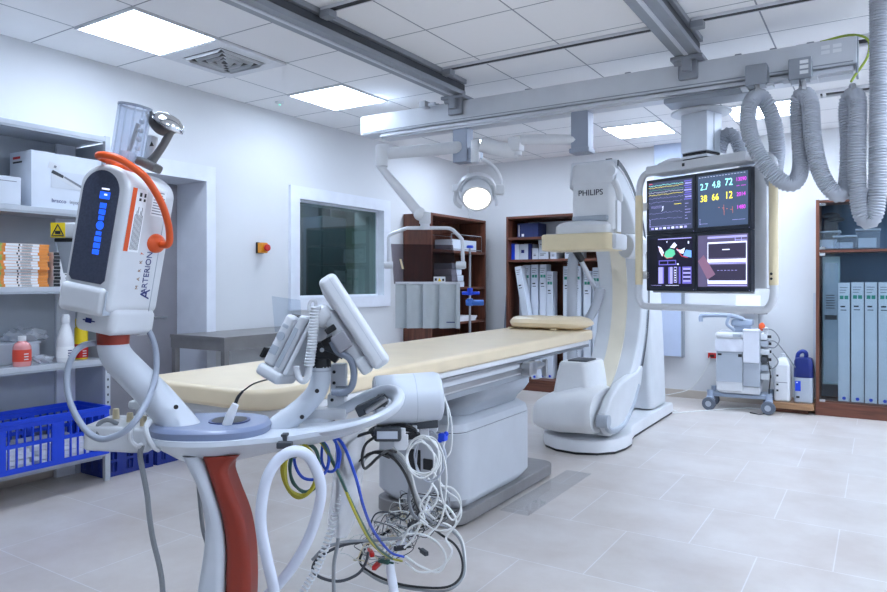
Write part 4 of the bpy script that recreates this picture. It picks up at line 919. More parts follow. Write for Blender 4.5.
for i, (cx_, cz_) in enumerate(((-.2, 1.846), (.2, 1.846), (-.2, 1.446), (.2, 1.446))):
    k = 'abcd'[i]
    labs = ('monitor with waveform traces, upper left', 'monitor with large numbers, upper right', 'monitor with a green heart picture, lower left', 'monitor with pale windows, lower right')
    b = MB(bez, W); b.box(cx_-.199, cx_+.199, 0, .045, cz_-.199, cz_+.199, .004); mo = obj('monitor', b, o, label=labs[i])
    b = MB(scr[k], W); sx, sz = .178, .172; y = -.0012
    zc_ = cz_+.004
    b.box(cx_-sx, cx_+sx, y, .0, zc_-sz, zc_+sz)
    def bar(m, x0, x1, z0, z1, l=1): b.use(m).box(cx_-sx+x0*2*sx, cx_-sx+x1*2*sx, y-.0005*l, y, zc_-sz+z0*2*sz, zc_-sz+z1*2*sz)
    def line(m, pts, r=.0011): b.use(m).tube([(cx_-sx+px*2*sx, y-.0003, zc_-sz+pz*2*sz) for px, pz in pts], r, 4, smooth=False)
    def word(m, t, px, pz, size, sq=1): b.use(m).text(t, size, Matrix.Translation((cx_-sx+px*2*sx, y-.0006, zc_-sz+pz*2*sz)) @ TX, .0002, squash=sq)
    rr = random.Random(i)
    if k == 'a':
        for q, m in ((.93, ecy), (.89, eye), (.83, egr), (.79, ew), (.74, eye)): line(m, [(j/40*.8, q+rr.uniform(-.012, .012)) for j in range(41)], .0007)
        line(elil, [(j/40*.8, .66+rr.uniform(-.01, .02)) for j in range(41)], .0007)
        for q in (.58, .36, .24): line(elil, [(j/30*.78, q+rr.uniform(-.015, .015)) for j in range(31)], .0006)
        line(elil, [(.06+j/24*.25, .46+(.06 if j % 3 == 0 else 0)) for j in range(25)], .0006)
        b.use(ew).prism([(cx_-sx+px*2*sx, zc_-sz+pz*2*sz) for px, pz in ((.30, .38), (.34, .42), (.35, .5), (.32, .49), (.33, .44))], .0006, Matrix.Translation((0, y-.0006, 0)))
        for q in range(9): bar(ew if q % 2 else elil, .06+q*.095, .12+q*.095, .02, .06)
        for q in range(4): bar(elil, .02, .04, .08+q*.04, .1+q*.04)
        for q in range(9): bar((ebl, elil, ebl)[q % 3], .82+.02*(q % 2), .98, .94-q*.045, .965-q*.045)
        bar(elil, .03, .97, .085, .09); word(eye, '------', .68, .52, .03)
        for q in range(6): bar(elil, .84, .84+.1*rr.random()+.02, .5-q*.06, .51-q*.06)
        b.use(ered).box(cx_-sx+.004, cx_-sx+.03, y-.0005, y, zc_+sz-.012, zc_+sz-.006)
    elif k == 'b':
        word(ecy, '2.7', .13, .78, .062, .8); word(ecy, '4.8', .38, .80, .062, .8); word(ecy, '72', .63, .82, .066, .85); 
        word(eye, '38', .12, .55, .062, .85); word(eye, '66', .36, .56, .062, .85); word(eye, '12', .63, .57, .066, .85)
        word(emg, '13090', .87, .85, .036, .8); word(emg, '2014', .87, .57, .036, .85); word(emg, '1480', .87, .33, .036, .85); word(emg, '-- ---', .87, .74, .034)
        for q in range(16): bar(ew, .02+q*.06, .05+q*.06, .965, .972)
        for q in range(5): bar(elil, .03, .05, .05+q*.025, .06+q*.025)
        bar(elil, .04, .2, .06, .066); bar(elil, .7, .95, .1, .106)
        for q in range(4): line(eor, [(.42+q*.08, .36-q*.02), (.45+q*.08, .36-q*.02)], .0012); line(eor, [(.53+.17*(q % 2), .4-q*.04), (.54+.17*(q % 2), .2+q*.03)], .0009)
    elif k == 'c':
        bar(edk, .02, .2, .02, .98)
        b.use(egr).prism([(cx_-sx+px*2*sx, zc_-sz+pz*2*sz) for px, pz in ((.36, .62), (.40, .72), (.50, .78), (.60, .74), (.62, .66), (.56, .60), (.44, .57))], .0007, Matrix.Translation((0, y-.0007, 0)))
        for P_ in (((.22, .84), (.30, .8), (.36, .70), (.32, .62), (.26, .72)), ((.50, .80), (.60, .78), (.66, .84), (.60, .9), (.54, .84)), ((.64, .76), (.72, .68), (.80, .66), (.84, .78), (.74, .74))):
            b.use(ew).prism([(cx_-sx+px*2*sx, zc_-sz+pz*2*sz) for px, pz in P_], .0006, Matrix.Translation((0, y-.0006, 0)))
        line(ered, [(.24, .8), (.34, .66), (.42, .58), (.56, .59)], .0025); line(ered, [(.66, .78), (.76, .62), (.9, .58)], .0025)
        b.use(elb).prism([(cx_-sx+px*2*sx, zc_-sz+pz*2*sz) for px, pz in ((.80, .62), (.86, .74), (.98, .72), (.98, .58))], .0005, Matrix.Translation((0, y-.0005, 0)))
        bar(elil, .22, .98, .965, .985); bar(ew, .42, .44, .9, .93); bar(ew, .9, .93, .86, .91); bar(ebl, .24, .64, .44, .54); bar(edk, .26, .44, .46, .52, 2); bar(edk, .46, .62, .46, .52, 2); bar(ew, .66, .7, .44, .47)
        bar(elil, .23, .33, .06, .40); bar(ebl, .33, .36, .06, .40); bar(ebl, .46, .50, .06, .40); bar(elil, .50, .56, .06, .40); bar(elil, .59, .66, .08, .4); bar(edk, .6, .65, .1, .38, 2)
        for q in range(5): bar(ew, .605, .64, .12+q*.05, .14+q*.05, 3)
        bar(ebl, .70, .74, .06, .4); bar(ebl, .78, .98, .06, .4)
        for q in range(7): bar(edk if q % 2 else elil, .8, .96, .1+q*.04, .13+q*.04, 2)
        bar(elil, .04, .3, .02, .028); bar(ew, .4, .7, .02, .028)
    else:
        bar(elil, .2, .98, .93, .97); bar(ew, .2, .98, .83, .86); bar(scr['e'], .21, .97, .56, .82, 1); bar(ew, .2, .98, .47, .53); bar(elil, .2, .98, .44, .46); bar(scr['e'], .21, .97, .13, .42, 1); bar(ew, .2, .98, .06, .12); bar(elil, .2, .98, .02, .04)
        bar(ew, .2, .215, .12, .83, 2); bar(ew, .965, .98, .12, .83, 2); bar(ew, .5, .65, .70, .72, 2)
        bar(elil, .75, .98, .88, .89); bar(elil, .75, .76, .86, .95); bar(elil, .87, .88, .86, .95)
        b.use(emit('screen_reflection', (130, 98, 122), .5)).prism([(cx_-sx+px*2*sx, zc_-sz+pz*2*sz) for px, pz in ((.0, .5), (.12, .62), (.36, .24), (.2, .14))], .0008, Matrix.Translation((0, y-.0012, 0)))  # slanted mauve reflection painted across the screen as a glowing shape
        for q in range(6): bar(elil, .4+q*.07, .44+q*.07, .31, .318, 3)
    obj('screen', b, mo)
    b = MB(elil, W); b.box(cx_+.185, cx_+.188, y, 0, cz_-.19, cz_-.187); obj('power_light', b, mo)
# bumper frame around the monitors
b = MB(offwhite, W)
fz0, fz1 = 1.135, 2.10
b.tube([(-.33, -.0, 2.10), (-.40, -.02, 2.085), (-.44, -.02, 2.02), (-.45, -.02, 1.93)], .024, 12); obj('bumper_tube', b, o); b = MB(offwhite, W); b.tube([(.555, -.02, 1.30), (.555, -.02, 1.22), (.52, -.02, 1.15), (.44, -.02, fz0), (.0, -.02, fz0), (-.37, -.02, fz0), (-.43, -.02, 1.155), (-.45, -.02, 1.21), (-.45, -.02, 1.30)], .024, 12); obj('bumper_tube', b, o); b = MB(offwhite, W)
b.tube([(.555, -.02, 1.9), (.555, -.02, 2.04), (.52, -.02, 2.09), (.42, .03, 2.10)], .024, 12); obj('bumper_tube', b, o)
b = MB(creamhard, W); b.cyl((-.45, -.02, 1.29), (-.45, -.02, 1.94), .027, bev=.004); obj('bumper_pad', b, o)
b = MB(creamhard, W); b.cyl((.555, -.02, 1.29), (.555, -.02, 2.0), .028, bev=.004); b.use(black)
for z in (1.33, 1.36): b.cyl((.555, -.046, z), (.555, -.05, z), .008, seg=10)
b.use(yellow).box(.54, .57, -.05, -.048, 1.93, 1.96); obj('bumper_pad', b, o)
for z in (1.36, 1.86):
    b = MB(offwhite, W); b.box(-.46, -.37, .0, .05, z-.03, z+.03, .006); obj('bumper_bracket', b, o)
b = MB(paper, W); b.box(.471, .473, .08, .14, 1.86, 1.96); b.use(inkgrey)
for k in range(5): b.box(.473, .4735, .085, .13, 1.87+k*.017, 1.876+k*.017)
obj('rating_label', b, o)
# ---------------------------------------------------------------- radiation shield and lamp hung from the beam
postm = mat('post_paint', (150, 158, 172), .4, .2)
o = thing('radiation_shield', 'clear tinted shield with a grey curtain hanging on a white jointed arm', 'shield', (-2.96, 4.4, .9))
b = MB(postm); b.box(-2.85, -2.72, BY-.045, BY+.06, 2.25, 2.53, .008); b.box(-2.72, -2.62, BY-.03, BY+.04, 2.27, 2.36, .006); obj('mount_post', b, o)
b = MB(white); pe = V((-3.270,4.261,2.305)); pm = V((-2.787,4.650,2.374))
b.tube([pm, pm.lerp(pe, .5), pe], [.036, .036, .034], 12, flat=1.3); b.cyl(pe-V((0, 0, .1)), pe+V((0, 0, .07)), .05, bev=.01); obj('upper_arm', b, o)
b = MB(yellow); pq = pm.lerp(pe, .45); Fv = V((-math.sin(YAW), math.cos(YAW), 0)); Rv = V((math.cos(YAW), math.sin(YAW), 0))
CM = Matrix.Translation(pq-Fv*.068) @ Matrix.Rotation(YAW, 4, 'Z')
b.prism([(-.02, -.016), (.02, -.016), (0, .02)], .002, CM); b.use(white).box(-.05, .04, -.0005, .003, -.026, .026, M=CM); obj('warning_label', b, o)
pa = V((-3.296,4.245,2.228)); pb = V((-2.992,4.378,1.834))
b = MB(white); b.tube([pa, pa.lerp(pb, .5), pb], [.028, .038, .042], 12); b.ball(pb, .052); obj('lower_arm', b, o)
pc = V((-2.960,4.399,1.818))
b = MB(offwhite); b.cyl(pc+V((0, 0, .03)), pc-V((0, 0, .06)), .045, bev=.008); b.use(alu).cyl(pc-V((0, 0, .06)), pc-V((0, 0, .10)), .036); obj('swivel', b, o)
b = MB(alu); b.tube([(-3.197,4.248,1.433),(-3.197,4.248,1.649),(-3.191,4.252,1.668),(-3.174,4.263,1.680),(-3.096,4.312,1.718),(-3.077,4.325,1.726),(-3.057,4.337,1.726),(-2.823,4.486,1.726),(-2.797,4.502,1.722),(-2.778,4.514,1.711),(-2.732,4.543,1.657),(-2.719,4.552,1.637),(-2.716,4.554,1.610),(-2.712,4.556,1.426)], .0145, 10, smooth=False); obj('hanger_frame', b, o)
for u, v in ((388.5, 266), (463, 267)):
    pass
b = MB(alu); b.cyl((-3.226,4.230,1.441), (-3.168,4.267,1.441), .028, bev=.006); obj('frame_clamp', b, o)
b = MB(alu); b.cyl((-2.758,4.527,1.441), (-2.693,4.568,1.441), .028, bev=.006); obj('frame_clamp', b, o)
pts = [V(p) for p in [(-3.181,4.259,1.603),(-2.778,4.514,1.595),(-2.745,4.535,1.302),(-3.161,4.271,1.295)]]
b = MB(acryl); n = Fv*.008; b.loft([[p-n for p in pts], [p+n for p in pts]]); pane = obj('acrylic_pane', b, o)
b = MB(creamhard); b.loft([[p-Fv*.012 for p in map(V, [(-3.126,4.294,1.487),(-3.113,4.302,1.487),(-3.096,4.312,1.410),(-3.109,4.304,1.410)])], [p-Fv*.009 for p in map(V, [(-3.126,4.294,1.487),(-3.113,4.302,1.487),(-3.096,4.312,1.410),(-3.109,4.304,1.410)])]]); b.use(white)
LM = Matrix.Translation(V((-2.865,4.459,1.329))-Fv*.012) @ Matrix.Rotation(YAW, 4, 'Z')
b.box(-.045, .045, -.001, .002, -.022, .022, M=LM); b.use(yellow).prism([(-.014, -.014), (.014, -.014), (0, .014)], .001, LM @ Matrix.Translation((0, -.0015, 0))); b.use(ink).box(-.038, -.02, -.0016, 0, -.01, .01, M=LM); b.box(.02, .036, -.0016, 0, -.012, .006, M=LM); obj('warning_sticker', b, pane)
cur = mat('curtain_grey', (180, 187, 190), .75, bump=.08, bscale=20)
c0 = V((-3.152,4.277,1.302)); c1 = V((-2.732,4.543,1.302)); hz = .348
def wave(t, k): return (.05*((t*3.9+.35) % 1)**1.6-.02+.004*math.sin(t*31))*(.45+.55*k)
rings = []
for j in range(9):
    k = j/8; rings.append([c0.lerp(c1, t/120)+Fv*(wave(t/120, k)-.003)-V((0, 0, hz*k)) for t in range(121)]+[c0.lerp(c1, t/120)+Fv*(wave(t/120, k)+.004)-V((0, 0, hz*k)) for t in range(120, -1, -1)])
b = MB(cur); b.loft(rings); obj('curtain', b, o)
b = MB(alu); b.cyl(c0, c1, .012, seg=10); obj('curtain_rail', b, o)
b = MB(ink); 
LM = Matrix.Translation(V((-2.791,4.506,1.002))-Fv*.03) @ Matrix.Rotation(YAW, 4, 'Z')
b.box(-.035, .03, 0, .002, -.004, .003, M=LM); b.mats[0] = navy; obj('printed_mark', b, o)
# examination lamp
o = thing('exam_lamp', 'round white examination lamp, lit, hung from the beam on jointed arms', 'lamp', (-2.6, 4.6, 1.75))
b = MB(postm); b.box(-1.86, -1.73, BY-.05, BY+.06, 2.24, 2.53, .008); b.box(-1.87, -1.72, BY-.06, BY+.07, 2.225, 2.26, .008); obj('mount_post', b, o)
b = MB(white); b.tube([(-1.786,4.670,2.314),(-1.944,4.629,2.335),(-2.169,4.604,2.356),(-2.291,4.586,2.355)], .038, 12); b.box(-.05, .05, -.05, .05, -.06, .05, .015, M=Matrix.Translation((-2.278,4.594,2.333))); obj('upper_arm', b, o)
b = MB(white); b.tube([(-2.275,4.620,2.277),(-2.356,4.568,2.292),(-2.451,4.509,2.315),(-2.514,4.469,2.333)], [.05, .056, .056, .05], 14); b.cyl((-2.272,4.598,2.355), (-2.272,4.598,2.244), .035, bev=.008); obj('lower_arm', b, o)
b = MB(white); b.cyl((-2.557,4.477,2.373), (-2.557,4.477,2.201), .035, bev=.01); b.tube([(-2.516,4.503,2.231),(-2.452,4.543,2.186),(-2.408,4.571,2.111),(-2.396,4.579,2.029),(-2.421,4.563,1.999)], .014, 8); obj('spindle', b, o)
lc = V((-2.473,4.352,1.913)); ld = (V((-2.563,4.496,2.069))-lc).normalized()      # from the face back into the head
b = MB(offwhite); b.lathe([(.098, 0), (.112, .0), (.116, .012), (.114, .05), (.104, .10), (.112, .11), (.112, .125), (.09, .15), (.05, .17), (0, .175)], lc, ld, 36); hd = obj('lamp_head', b, o)
b = MB(emit('lamp_lens', (255, 247, 234), 1.5)); b.lathe([(0, .004), (.05, .004), (.098, .01), (.098, .014), (0, .014)], lc, ld, 36); obj('lens', b, hd)
b = MB(alu); b.lathe([(.13, .09), (.145, .09), (.145, .13), (.13, .13), (.13, .09)], lc, ld, 36); b.box(-.035, .035, -.03, .03, -.03, .03, .01, M=Matrix.Translation((-2.667,4.407,2.014))); b.use(offwhite).box(-.06, .06, -.04, .04, -.035, .035, .012, M=Matrix.Translation((-2.413,4.533,1.995)) @ Matrix.Rotation(YAW, 4, 'Z')); b.tube([(-2.680,4.399,1.984),(-2.686,4.395,1.916),(-2.661,4.411,1.879),(-2.642,4.423,1.871)], .014, 8); obj('yoke', b, hd)
b = MB(alu); b.tube([(-2.416,4.507,1.955),(-2.404,4.515,1.910),(-2.404,4.515,1.873)], .012, 8); obj('grip', b, hd)
# drip stand
px_, py_ = -3.27, 5.62
o = thing('drip_stand', 'thin steel drip stand with blue clamps behind the examination table', 'drip stand', (px_, py_, 0))
b = MB(steel); b.cyl((px_, py_, .06), (px_, py_, 1.64), .011, seg=12); obj('pole', b, o)
b = MB(blue); b.lathe([(0, 0), (.03, 0), (.034, .01), (.028, .025), (0, .028)], (px_, py_, 1.63)); obj('top_knob', b, o)
dv = Rv
for z, L in ((1.205, .055),):
    b = MB(blue); c = V((px_, py_, z)); b.tube([c-dv*.075+V((0, 0, .0)), c, c+dv*.09], .016, 10); b.cyl(c-V((0, 0, .02)), c+V((0, 0, .05)), .026, bev=.006); obj('clamp', b, o)
b = MB(bluedk); b.mats[0] = mat('clamp_blue', (60, 110, 190), .4); c = V((px_, py_, 1.115)); b.cyl(c-dv*.04, c+dv*.13, .027, bev=.006); b.cyl(c-V((0, 0, .03)), c+V((0, 0, .04)), .03, bev=.006); obj('clamp', b, o)
for k in range(5):
    a_ = 2*PI*k/5; d_ = V((math.cos(a_), math.sin(a_), 0)); b = MB(steel); b.tube([V((px_, py_, .10)), V((px_, py_, .085))+d_*.12, V((px_, py_, .05))+d_*.27], .012, 8); lg = obj('leg', b, o)
    b = MB(rubber); b.ball(V((px_, py_, .028))+d_*.27, .027); obj('caster', b, lg)

# ---------------------------------------------------------------- injector cart in the foreground
UP = V((0, 0, 1))
stand_loc = V((-1.437,1.196,0.746)); stand_loc.z = 0
o = thing('injector_cart', 'white and rust-red wheeled pedestal cart carrying the injector head and controls', 'cart', stand_loc, YAW)
CW = Wof(o)                                # x to the right, y away from the camera, z up
s0 = stand_loc.dot(Rv); f0 = stand_loc.dot(Fv)
def loc(p): return CW.inverted() @ V(p)
def LU(u, v, d): return V(((u-443.5)*d/688-s0, d-f0, 1.31-(v-282)*d/688))      # metres in the cart's own frame
def sec(xl, xr, y0, y1, z, r=.03): return [(x, y, z) for x, y in rrect(xl, xr, y0, y1, r, 5)]
pedw = mat('pedestal_white', (196, 202, 210), .35, coat=.1)
# stem: white part and rust-red part side by side
rows = ((1.0, .86), )
prof = [  # v, left edge, boundary, right edge (all read at the stem's distance, turned into metres below)
    (452, 188, 206, 243), (466, 195, 211.5, 232), (484, 203, 217.5, 236.5), (513, 210, 226, 247.5), (541, 209.5, 230, 252.8), (565, 206, 230, 254.5), (592, 202, 229, 254.5), (640, 196, 224, 252), (720, 190, 216, 250), (785, 186, 212, 252)]
d = 1.78
rw, rr_ = [], []
fine = []
for p0_, p1_, p2_, p3_ in zip([prof[0]]+prof[:-2], prof[:-1], prof[1:], prof[2:]+[prof[-1]]):
    for k in range(4):
        t = k/4; fine.append(tuple(.5*(2*b_+(c_-a_)*t+(2*a_-5*b_+4*c_-d_)*t*t+(3*b_-a_-3*c_+d_)*t**3) for a_, b_, c_, d_ in zip(p0_, p1_, p2_, p3_)))
fine.append(prof[-1])
for v, l, m_, r_ in fine:
    z = 1.31-(v-282)*d/688; q = lambda u: (u-443.5)*d/688-s0
    rw.append(sec(q(l), q(m_)-.001, -.055, .055, z, .02)); rr_.append(sec(q(m_)+.001, q(r_), -.05, .05, z, .02))
b = MB(pedw, CW); b.loft(rw); obj('stem', b, o)
b = MB(brownred, CW); b.loft(rr_); obj('stem_insert', b, o, label='rust-red curved insert along the stem')
# base below the picture edge
b = MB(pedw, CW)
for a_ in (35, 145, 215, 325):
    dd = V((math.cos(R(a_)), math.sin(R(a_)), 0)); b.tube([V((0, 0, .13)), dd*.18+V((0, 0, .115)), dd*.38+V((0, 0, .10))], [.06, .05, .035], 10)
obj('base', b, o)
for a_ in (35, 145, 215, 325):
    dd = V((math.cos(R(a_)), math.sin(R(a_)), 0))*.38
    b = MB(rubber, CW); b.lathe([(0, -.018), (.045, -.018), (.05, -.01), (.05, .01), (.045, .018), (0, .018)], dd+V((0, .0, .051)), (1, .3, 0)); obj('caster', b, o)
# the boat shaped tray
deck = [(150, .03, .948, .925), (156, .075, .950, .915), (168, .115, .950, .895), (185, .14, .950, .872), (205, .15, .950, .862), (228, .148, .950, .867), (250, .13, .950, .880), (272, .105, .950, .893), (296, .078, .950, .903), (325, .06, .951, .912), (352, .048, .954, .922), (368, .036, .958, .934)]
d = 1.82; rings = []
for u, hd_, zt_, zb_ in deck:
    zt_ -= .035*min(1, max(0, (400-u)/100)); zb_ -= .035*min(1, max(0, (400-u)/100))
    x = (u-443.5)*d/688-s0; cy_ = d-f0+.02; rm = []
    for k in range(28):
        a_ = 2*PI*k/28; ca, sa = math.cos(a_), math.sin(a_)
        yy = hd_*math.copysign(abs(ca)**.6, ca); t_ = math.copysign(abs(sa)**.8, sa)
        zz_ = zt_ if sa > .15 else (zb_+(zt_-.012-zb_)*(1-abs(t_)) if sa < 0 else zt_-.012+.012*min(1, sa/.15))
        rm.append((x, cy_+yy*(1 if sa > -.2 else max(.25, 1-abs(t_)*.55)), zz_))
    rings.append(rm)
b = MB(pedw, CW); b.loft(rings); obj('tray', b, o, sharp=50)
topg = mat('tray_top_blue_grey', (118, 130, 158), .38, coat=.2)
def xq(u, d=1.80): return (u-443.5)*d/688-s0
b = MB(topg, CW)
def oval(x0, x1, h, n=40, p=2.4): 
    cx_ = (x0+x1)/2; w = (x1-x0)/2
    return [(cx_+w*math.copysign(abs(math.cos(2*PI*k/n))**(2/p), math.cos(2*PI*k/n)), (d-f0+.01)+h*math.copysign(abs(math.sin(2*PI*k/n))**(2/p), math.sin(2*PI*k/n))) for k in range(n)]
b.loft([[(x, y, z) for x, y in oval(xq(149)+i, xq(267)-i, .128-i)] for z, i in ((.909, .012), (.913, .002), (.931, .0), (.939, .006), (.941, .012))]); obj('tray_top', b, o)
b = MB(mat('cup_blue', (52, 66, 112), .4), CW); b.loft([[(x, y, z) for x, y in oval(xq(206)+i, xq(246)-i, .05-i*.8)] for z, i in ((.940, .0), (.944, .0), (.944, .006))]); b.use(black).loft([[(x, y, z) for x, y in oval(xq(206)+i, xq(246)-i, .05-i*.8)] for z, i in ((.9435, .008), (.9447, .008))]); obj('cup_holder', b, o)
# looped handle of the tray
HL = [LU(*q) for q in ((292, 434, 1.86), (322, 432, 1.80), (352, 427, 1.76), (378, 418, 1.76), (396, 406, 1.80), (397, 395, 1.88), (386, 391, 1.95), (368, 396, 1.98), (346, 408, 1.98), (322, 419, 1.97), (297, 429, 1.93))]
b = MB(pedw, CW); b.tube(HL, .021, 12, closed=True, flat=.62); obj('handle', b, o)
# arm that carries the head
A = [LU(*q) for q in ((112, 326, 1.80), (113, 345, 1.80), (118, 358, 1.80), (132, 373, 1.80), (152, 393, 1.80), (172, 416, 1.80), (184, 434, 1.80))]
b = MB(pedw, CW); b.tube(A, [.036, .038, .04, .041, .042, .044, .05], 18); b.use(black).cyl(LU(176, 407, 1.757), LU(176, 407, 1.75), .006, seg=10); obj('head_arm', b, o)
# arm for the display
A = [LU(*q) for q in ((270, 434, 1.88), (286, 421, 1.88), (302, 408, 1.88), (315, 394, 1.88), (320.5, 380, 1.88), (321, 366, 1.88))]
b = MB(pedw, CW); b.tube(A, [.036, .032, .029, .028, .0275, .0275], 16); b.use(devgrey).cyl(LU(321, 371, 1.88), LU(321, 369.5, 1.88), .0282); b.use(black).cyl(LU(317, 391, 1.855), LU(317, 391, 1.849), .006, seg=10); b.cyl(LU(302, 417, 1.857), LU(302, 417, 1.85), .006, seg=10); obj('display_arm', b, o)
b = MB(black, CW); b.cyl(LU(321, 367, 1.88), LU(321, 358, 1.88), .0275); 
def cbox(b, u, v, d, sx, sy, sz, tilt=0, yaw=0, bev=.004): b.box(-sx/2, sx/2, -sy/2, sy/2, -sz/2, sz/2, bev, M=Matrix.Translation(LU(u, v, d)) @ Matrix.Rotation(yaw, 4, 'Z') @ Matrix.Rotation(tilt, 4, 'Y'))
cbox(b, 323, 350, 1.88, .045, .04, .045); cbox(b, 333, 353, 1.88, .045, .04, .035, R(35)); cbox(b, 329, 343, 1.88, .03, .045, .03, R(-30)); b.use(steel).cyl(LU(322, 350, 1.857), LU(322, 350, 1.85), .006, seg=12); obj('tilt_joint', b, o)
# the cylindrical unit at the right end of the tray
CA, CB = LU(374, 401, 2.06), LU(441, 396, 2.10)
b = MB(pedw, CW); ax = (CB-CA); b.lathe([(0, .012), (.056, .012), (.062, 0), (.072, .004), (.075, .015), (.075, ax.length-.02), (.07, ax.length-.006), (.055, ax.length), (0, ax.length)], CA, ax, 32); b.use(devgrey).lathe([(.0752, .12), (.0754, .121), (.0752, .122)], CA, ax, 32); cu_ = obj('power_unit', b, o)
b = MB(inkgrey, CW)
fx = ax.normalized(); fy = fx.cross(V((0, 0, 1))).normalized(); fz = fx.cross(fy)
for k in range(9):
    a_ = 2*PI*k/9; c = CA+fx*.011+(fy*math.cos(a_)+fz*math.sin(a_))*.034; b.cyl(c, c-fx*.006, .007, seg=8)
b.use(black).cyl(CA+fx*.011, CA+fx*.006, .014, seg=14); obj('socket', b, cu_)
b = MB(darkgrey, CW); cbox(b, 412, 424, 2.08, .16, .05, .025, R(-4)); obj('cable_rack', b, o)
for u, v, dd in ((401, 442, 2.02), (414.5, 434, 2.05), (424.5, 433, 2.07), (433.5, 428, 2.09)):
    b = MB(white, CW); M = Matrix.Translation(LU(u, v, dd)); s_ = .042 if u < 405 else .026
    b.prism([(-s_/2, s_*.5), (s_/2, s_*.5), (s_/2, -s_*.3), (s_*.3, -s_*.6), (-s_*.3, -s_*.6), (-s_/2, -s_*.3)], .012, M, .003); b.box(-s_*.3, s_*.3, -.004, .02, s_*.4, s_*.95, .003, M=M); obj('cable_hook', b, o)
# control tray with cream caps at the left
b = MB(offwhite, CW)
M0 = Matrix.Translation(LU(128, 424, 1.84)) 
slab(b, -.085, .085, -.075, .085, -.058, .006, .02, .008, M0 @ Matrix.Rotation(R(3), 4, 'Y')); obj('control_tray', b, o)
for u, v, dd in ((116, 413, 1.86), (130, 417, 1.84), (143.5, 420, 1.80)):
    b = MB(creamhard, CW); c = LU(u, v, dd); b.cyl(c-V((0, 0, .02)), c+V((0, 0, .012)), .0095, .008, 14, .002); b.use(white).lathe([(0, 0), (.024, 0), (.024, .005), (.012, .009), (0, .009)], c-V((0, 0, .024))); obj('control_knob', b, o)
b = MB(offwhite, CW); c = LU(141, 405, 1.98); slab(b, c.x-.03, c.x+.03, c.y-.03, c.y+.03, c.z-.008, c.z+.015, .02, .008); b.cyl(c-V((0, 0, .05)), c, .014); obj('cap_holder', b, o)
b = MB(cabgrey, CW); b.tube([LU(*q) for q in ((118, 424, 1.80), (108, 420, 1.79), (99, 424, 1.78), (98, 432, 1.77), (101, 437, 1.77), (108, 438, 1.77))], .006, 8); obj('wire_rail', b, o)
for pts in (((131, 424, 1.78), (130, 432, 1.74), (131, 441, 1.74), (137, 446, 1.75), (142, 445, 1.76)), ((150, 420, 1.74), (146, 427, 1.72), (148, 437, 1.71), (153, 446, 1.72), (159, 450, 1.74))):
    b = MB(offwhite, CW); b.tube([LU(*q) for q in pts], .0065, 8); obj('wire_rail', b, o)
# bracket behind the display pole
b = MB(offwhite, CW); cbox(b, 339, 378, 2.0, .045, .04, .085); cbox(b, 337, 402, 2.0, .05, .04, .05); cbox(b, 326, 413, 1.98, .12, .05, .03); b.use(alud).cyl(LU(336, 391, 1.985), LU(348, 391, 1.985), .016); b.use(black)
for q in ((334, 372), (334, 383), (332, 400)): b.cyl(LU(q[0], q[1], 1.979), LU(q[0], q[1], 1.975), .005, seg=8)
obj('pole_bracket', b, o)
b = MB(darkgrey, CW); cbox(b, 372, 405, 1.92, .09, .04, .03, R(-25)); cbox(b, 382, 400, 1.95, .03, .05, .03, R(10)); b.use(steel).cyl(LU(366, 412, 1.9), LU(386, 398, 1.9), .008); obj('clamp_block', b, o)

# ---------------------------------------------------------------- injector head
HP = V((-1.694,1.057,1.184))
o = thing('contrast_injector', 'white injector head with dark display and orange handle leaning on the cart arm', 'injector', HP, YAW); HW = Wof(o)
W_, D_ = .144, .188
HM = HW @ Matrix.Translation((-.018, 0, 0)) @ Matrix.Rotation(R(9.5), 4, 'Y') @ Matrix.Rotation(R(-14), 4, 'Z')
b = MB(brownred, HW); b.cyl((0, 0, -.036), (0, 0, .008), .039, .041, 28); obj('collar', b, o, label='rust-red collar')
def arch(w, z0, z1, r=None, n=10, rb=.012, flat=.8):
    r = w/2; out = []
    for k in range(n*2+1):
        a_ = PI*k/(n*2); out.append((r*math.cos(a_), z1-r*flat+r*flat*math.sin(a_)))
    return out+[(-w/2, z0+rb), (-w/2+rb, z0), (w/2-rb, z0), (w/2, z0+rb)]
b = MB(dev, HM); b.prism(arch(W_, .055, .422), D_, Matrix.Translation((0, -D_/2, 0)), .012, 3); obj('body', b, o)
b = MB(dev, HM); b.box(-W_/2-.003, W_/2-.01, -D_/2-.010, .0, .045, .118, .016, 4); b.use(devgrey).box(W_/2-.0105, W_/2-.0095, -D_/2-.005, -.03, .05, .11); obj('chin', b, o)
b = MB(dev, HM); b.box(-W_/2+.03, W_/2+.004, -D_/2+.02, D_/2-.005, -.002, .07, .018, 3); b.box(-W_/2+.05, W_/2-.004, D_/2-.05, D_/2+.006, -.006, .06, .012, 3); nk = obj('neck_block', b, o)
b = MB(navy, HM); b.box(-.012, .024, -D_/2+.0185, -D_/2+.0195, .026, .029); b.box(-.004, .014, -D_/2+.0184, -D_/2+.0194, .022, .034); obj('printed_mark', b, nk)
disp = mat('display_dark_blue', (62, 68, 86), .4, var=.2, scale=160, bump=.05, bscale=300)
b = MB(disp, HM); b.prism(arch(.106, .124, .405, rb=.01, flat=1), .003, Matrix.Translation((-.004, -D_/2-.0025, 0)), .001); dp = obj('display', b, o)
dblue = emit('display_blue', (30, 84, 226), .75)
b = MB(dblue, HM); y = -D_/2-.0038
b.box(-.004, .026, y, y+.001, .334, .352, .0004); 
for z0_, z1_, w in ((.311, .325, .012), (.295, .309, .012), (.281, .293, .010), (.243, .254, .010), (.227, .241, .012), (.211, .225, .012), (.195, .209, .012)): b.box(.011-w*.78, .011+w*.78, y, y+.001, z0_, z1_-.001)
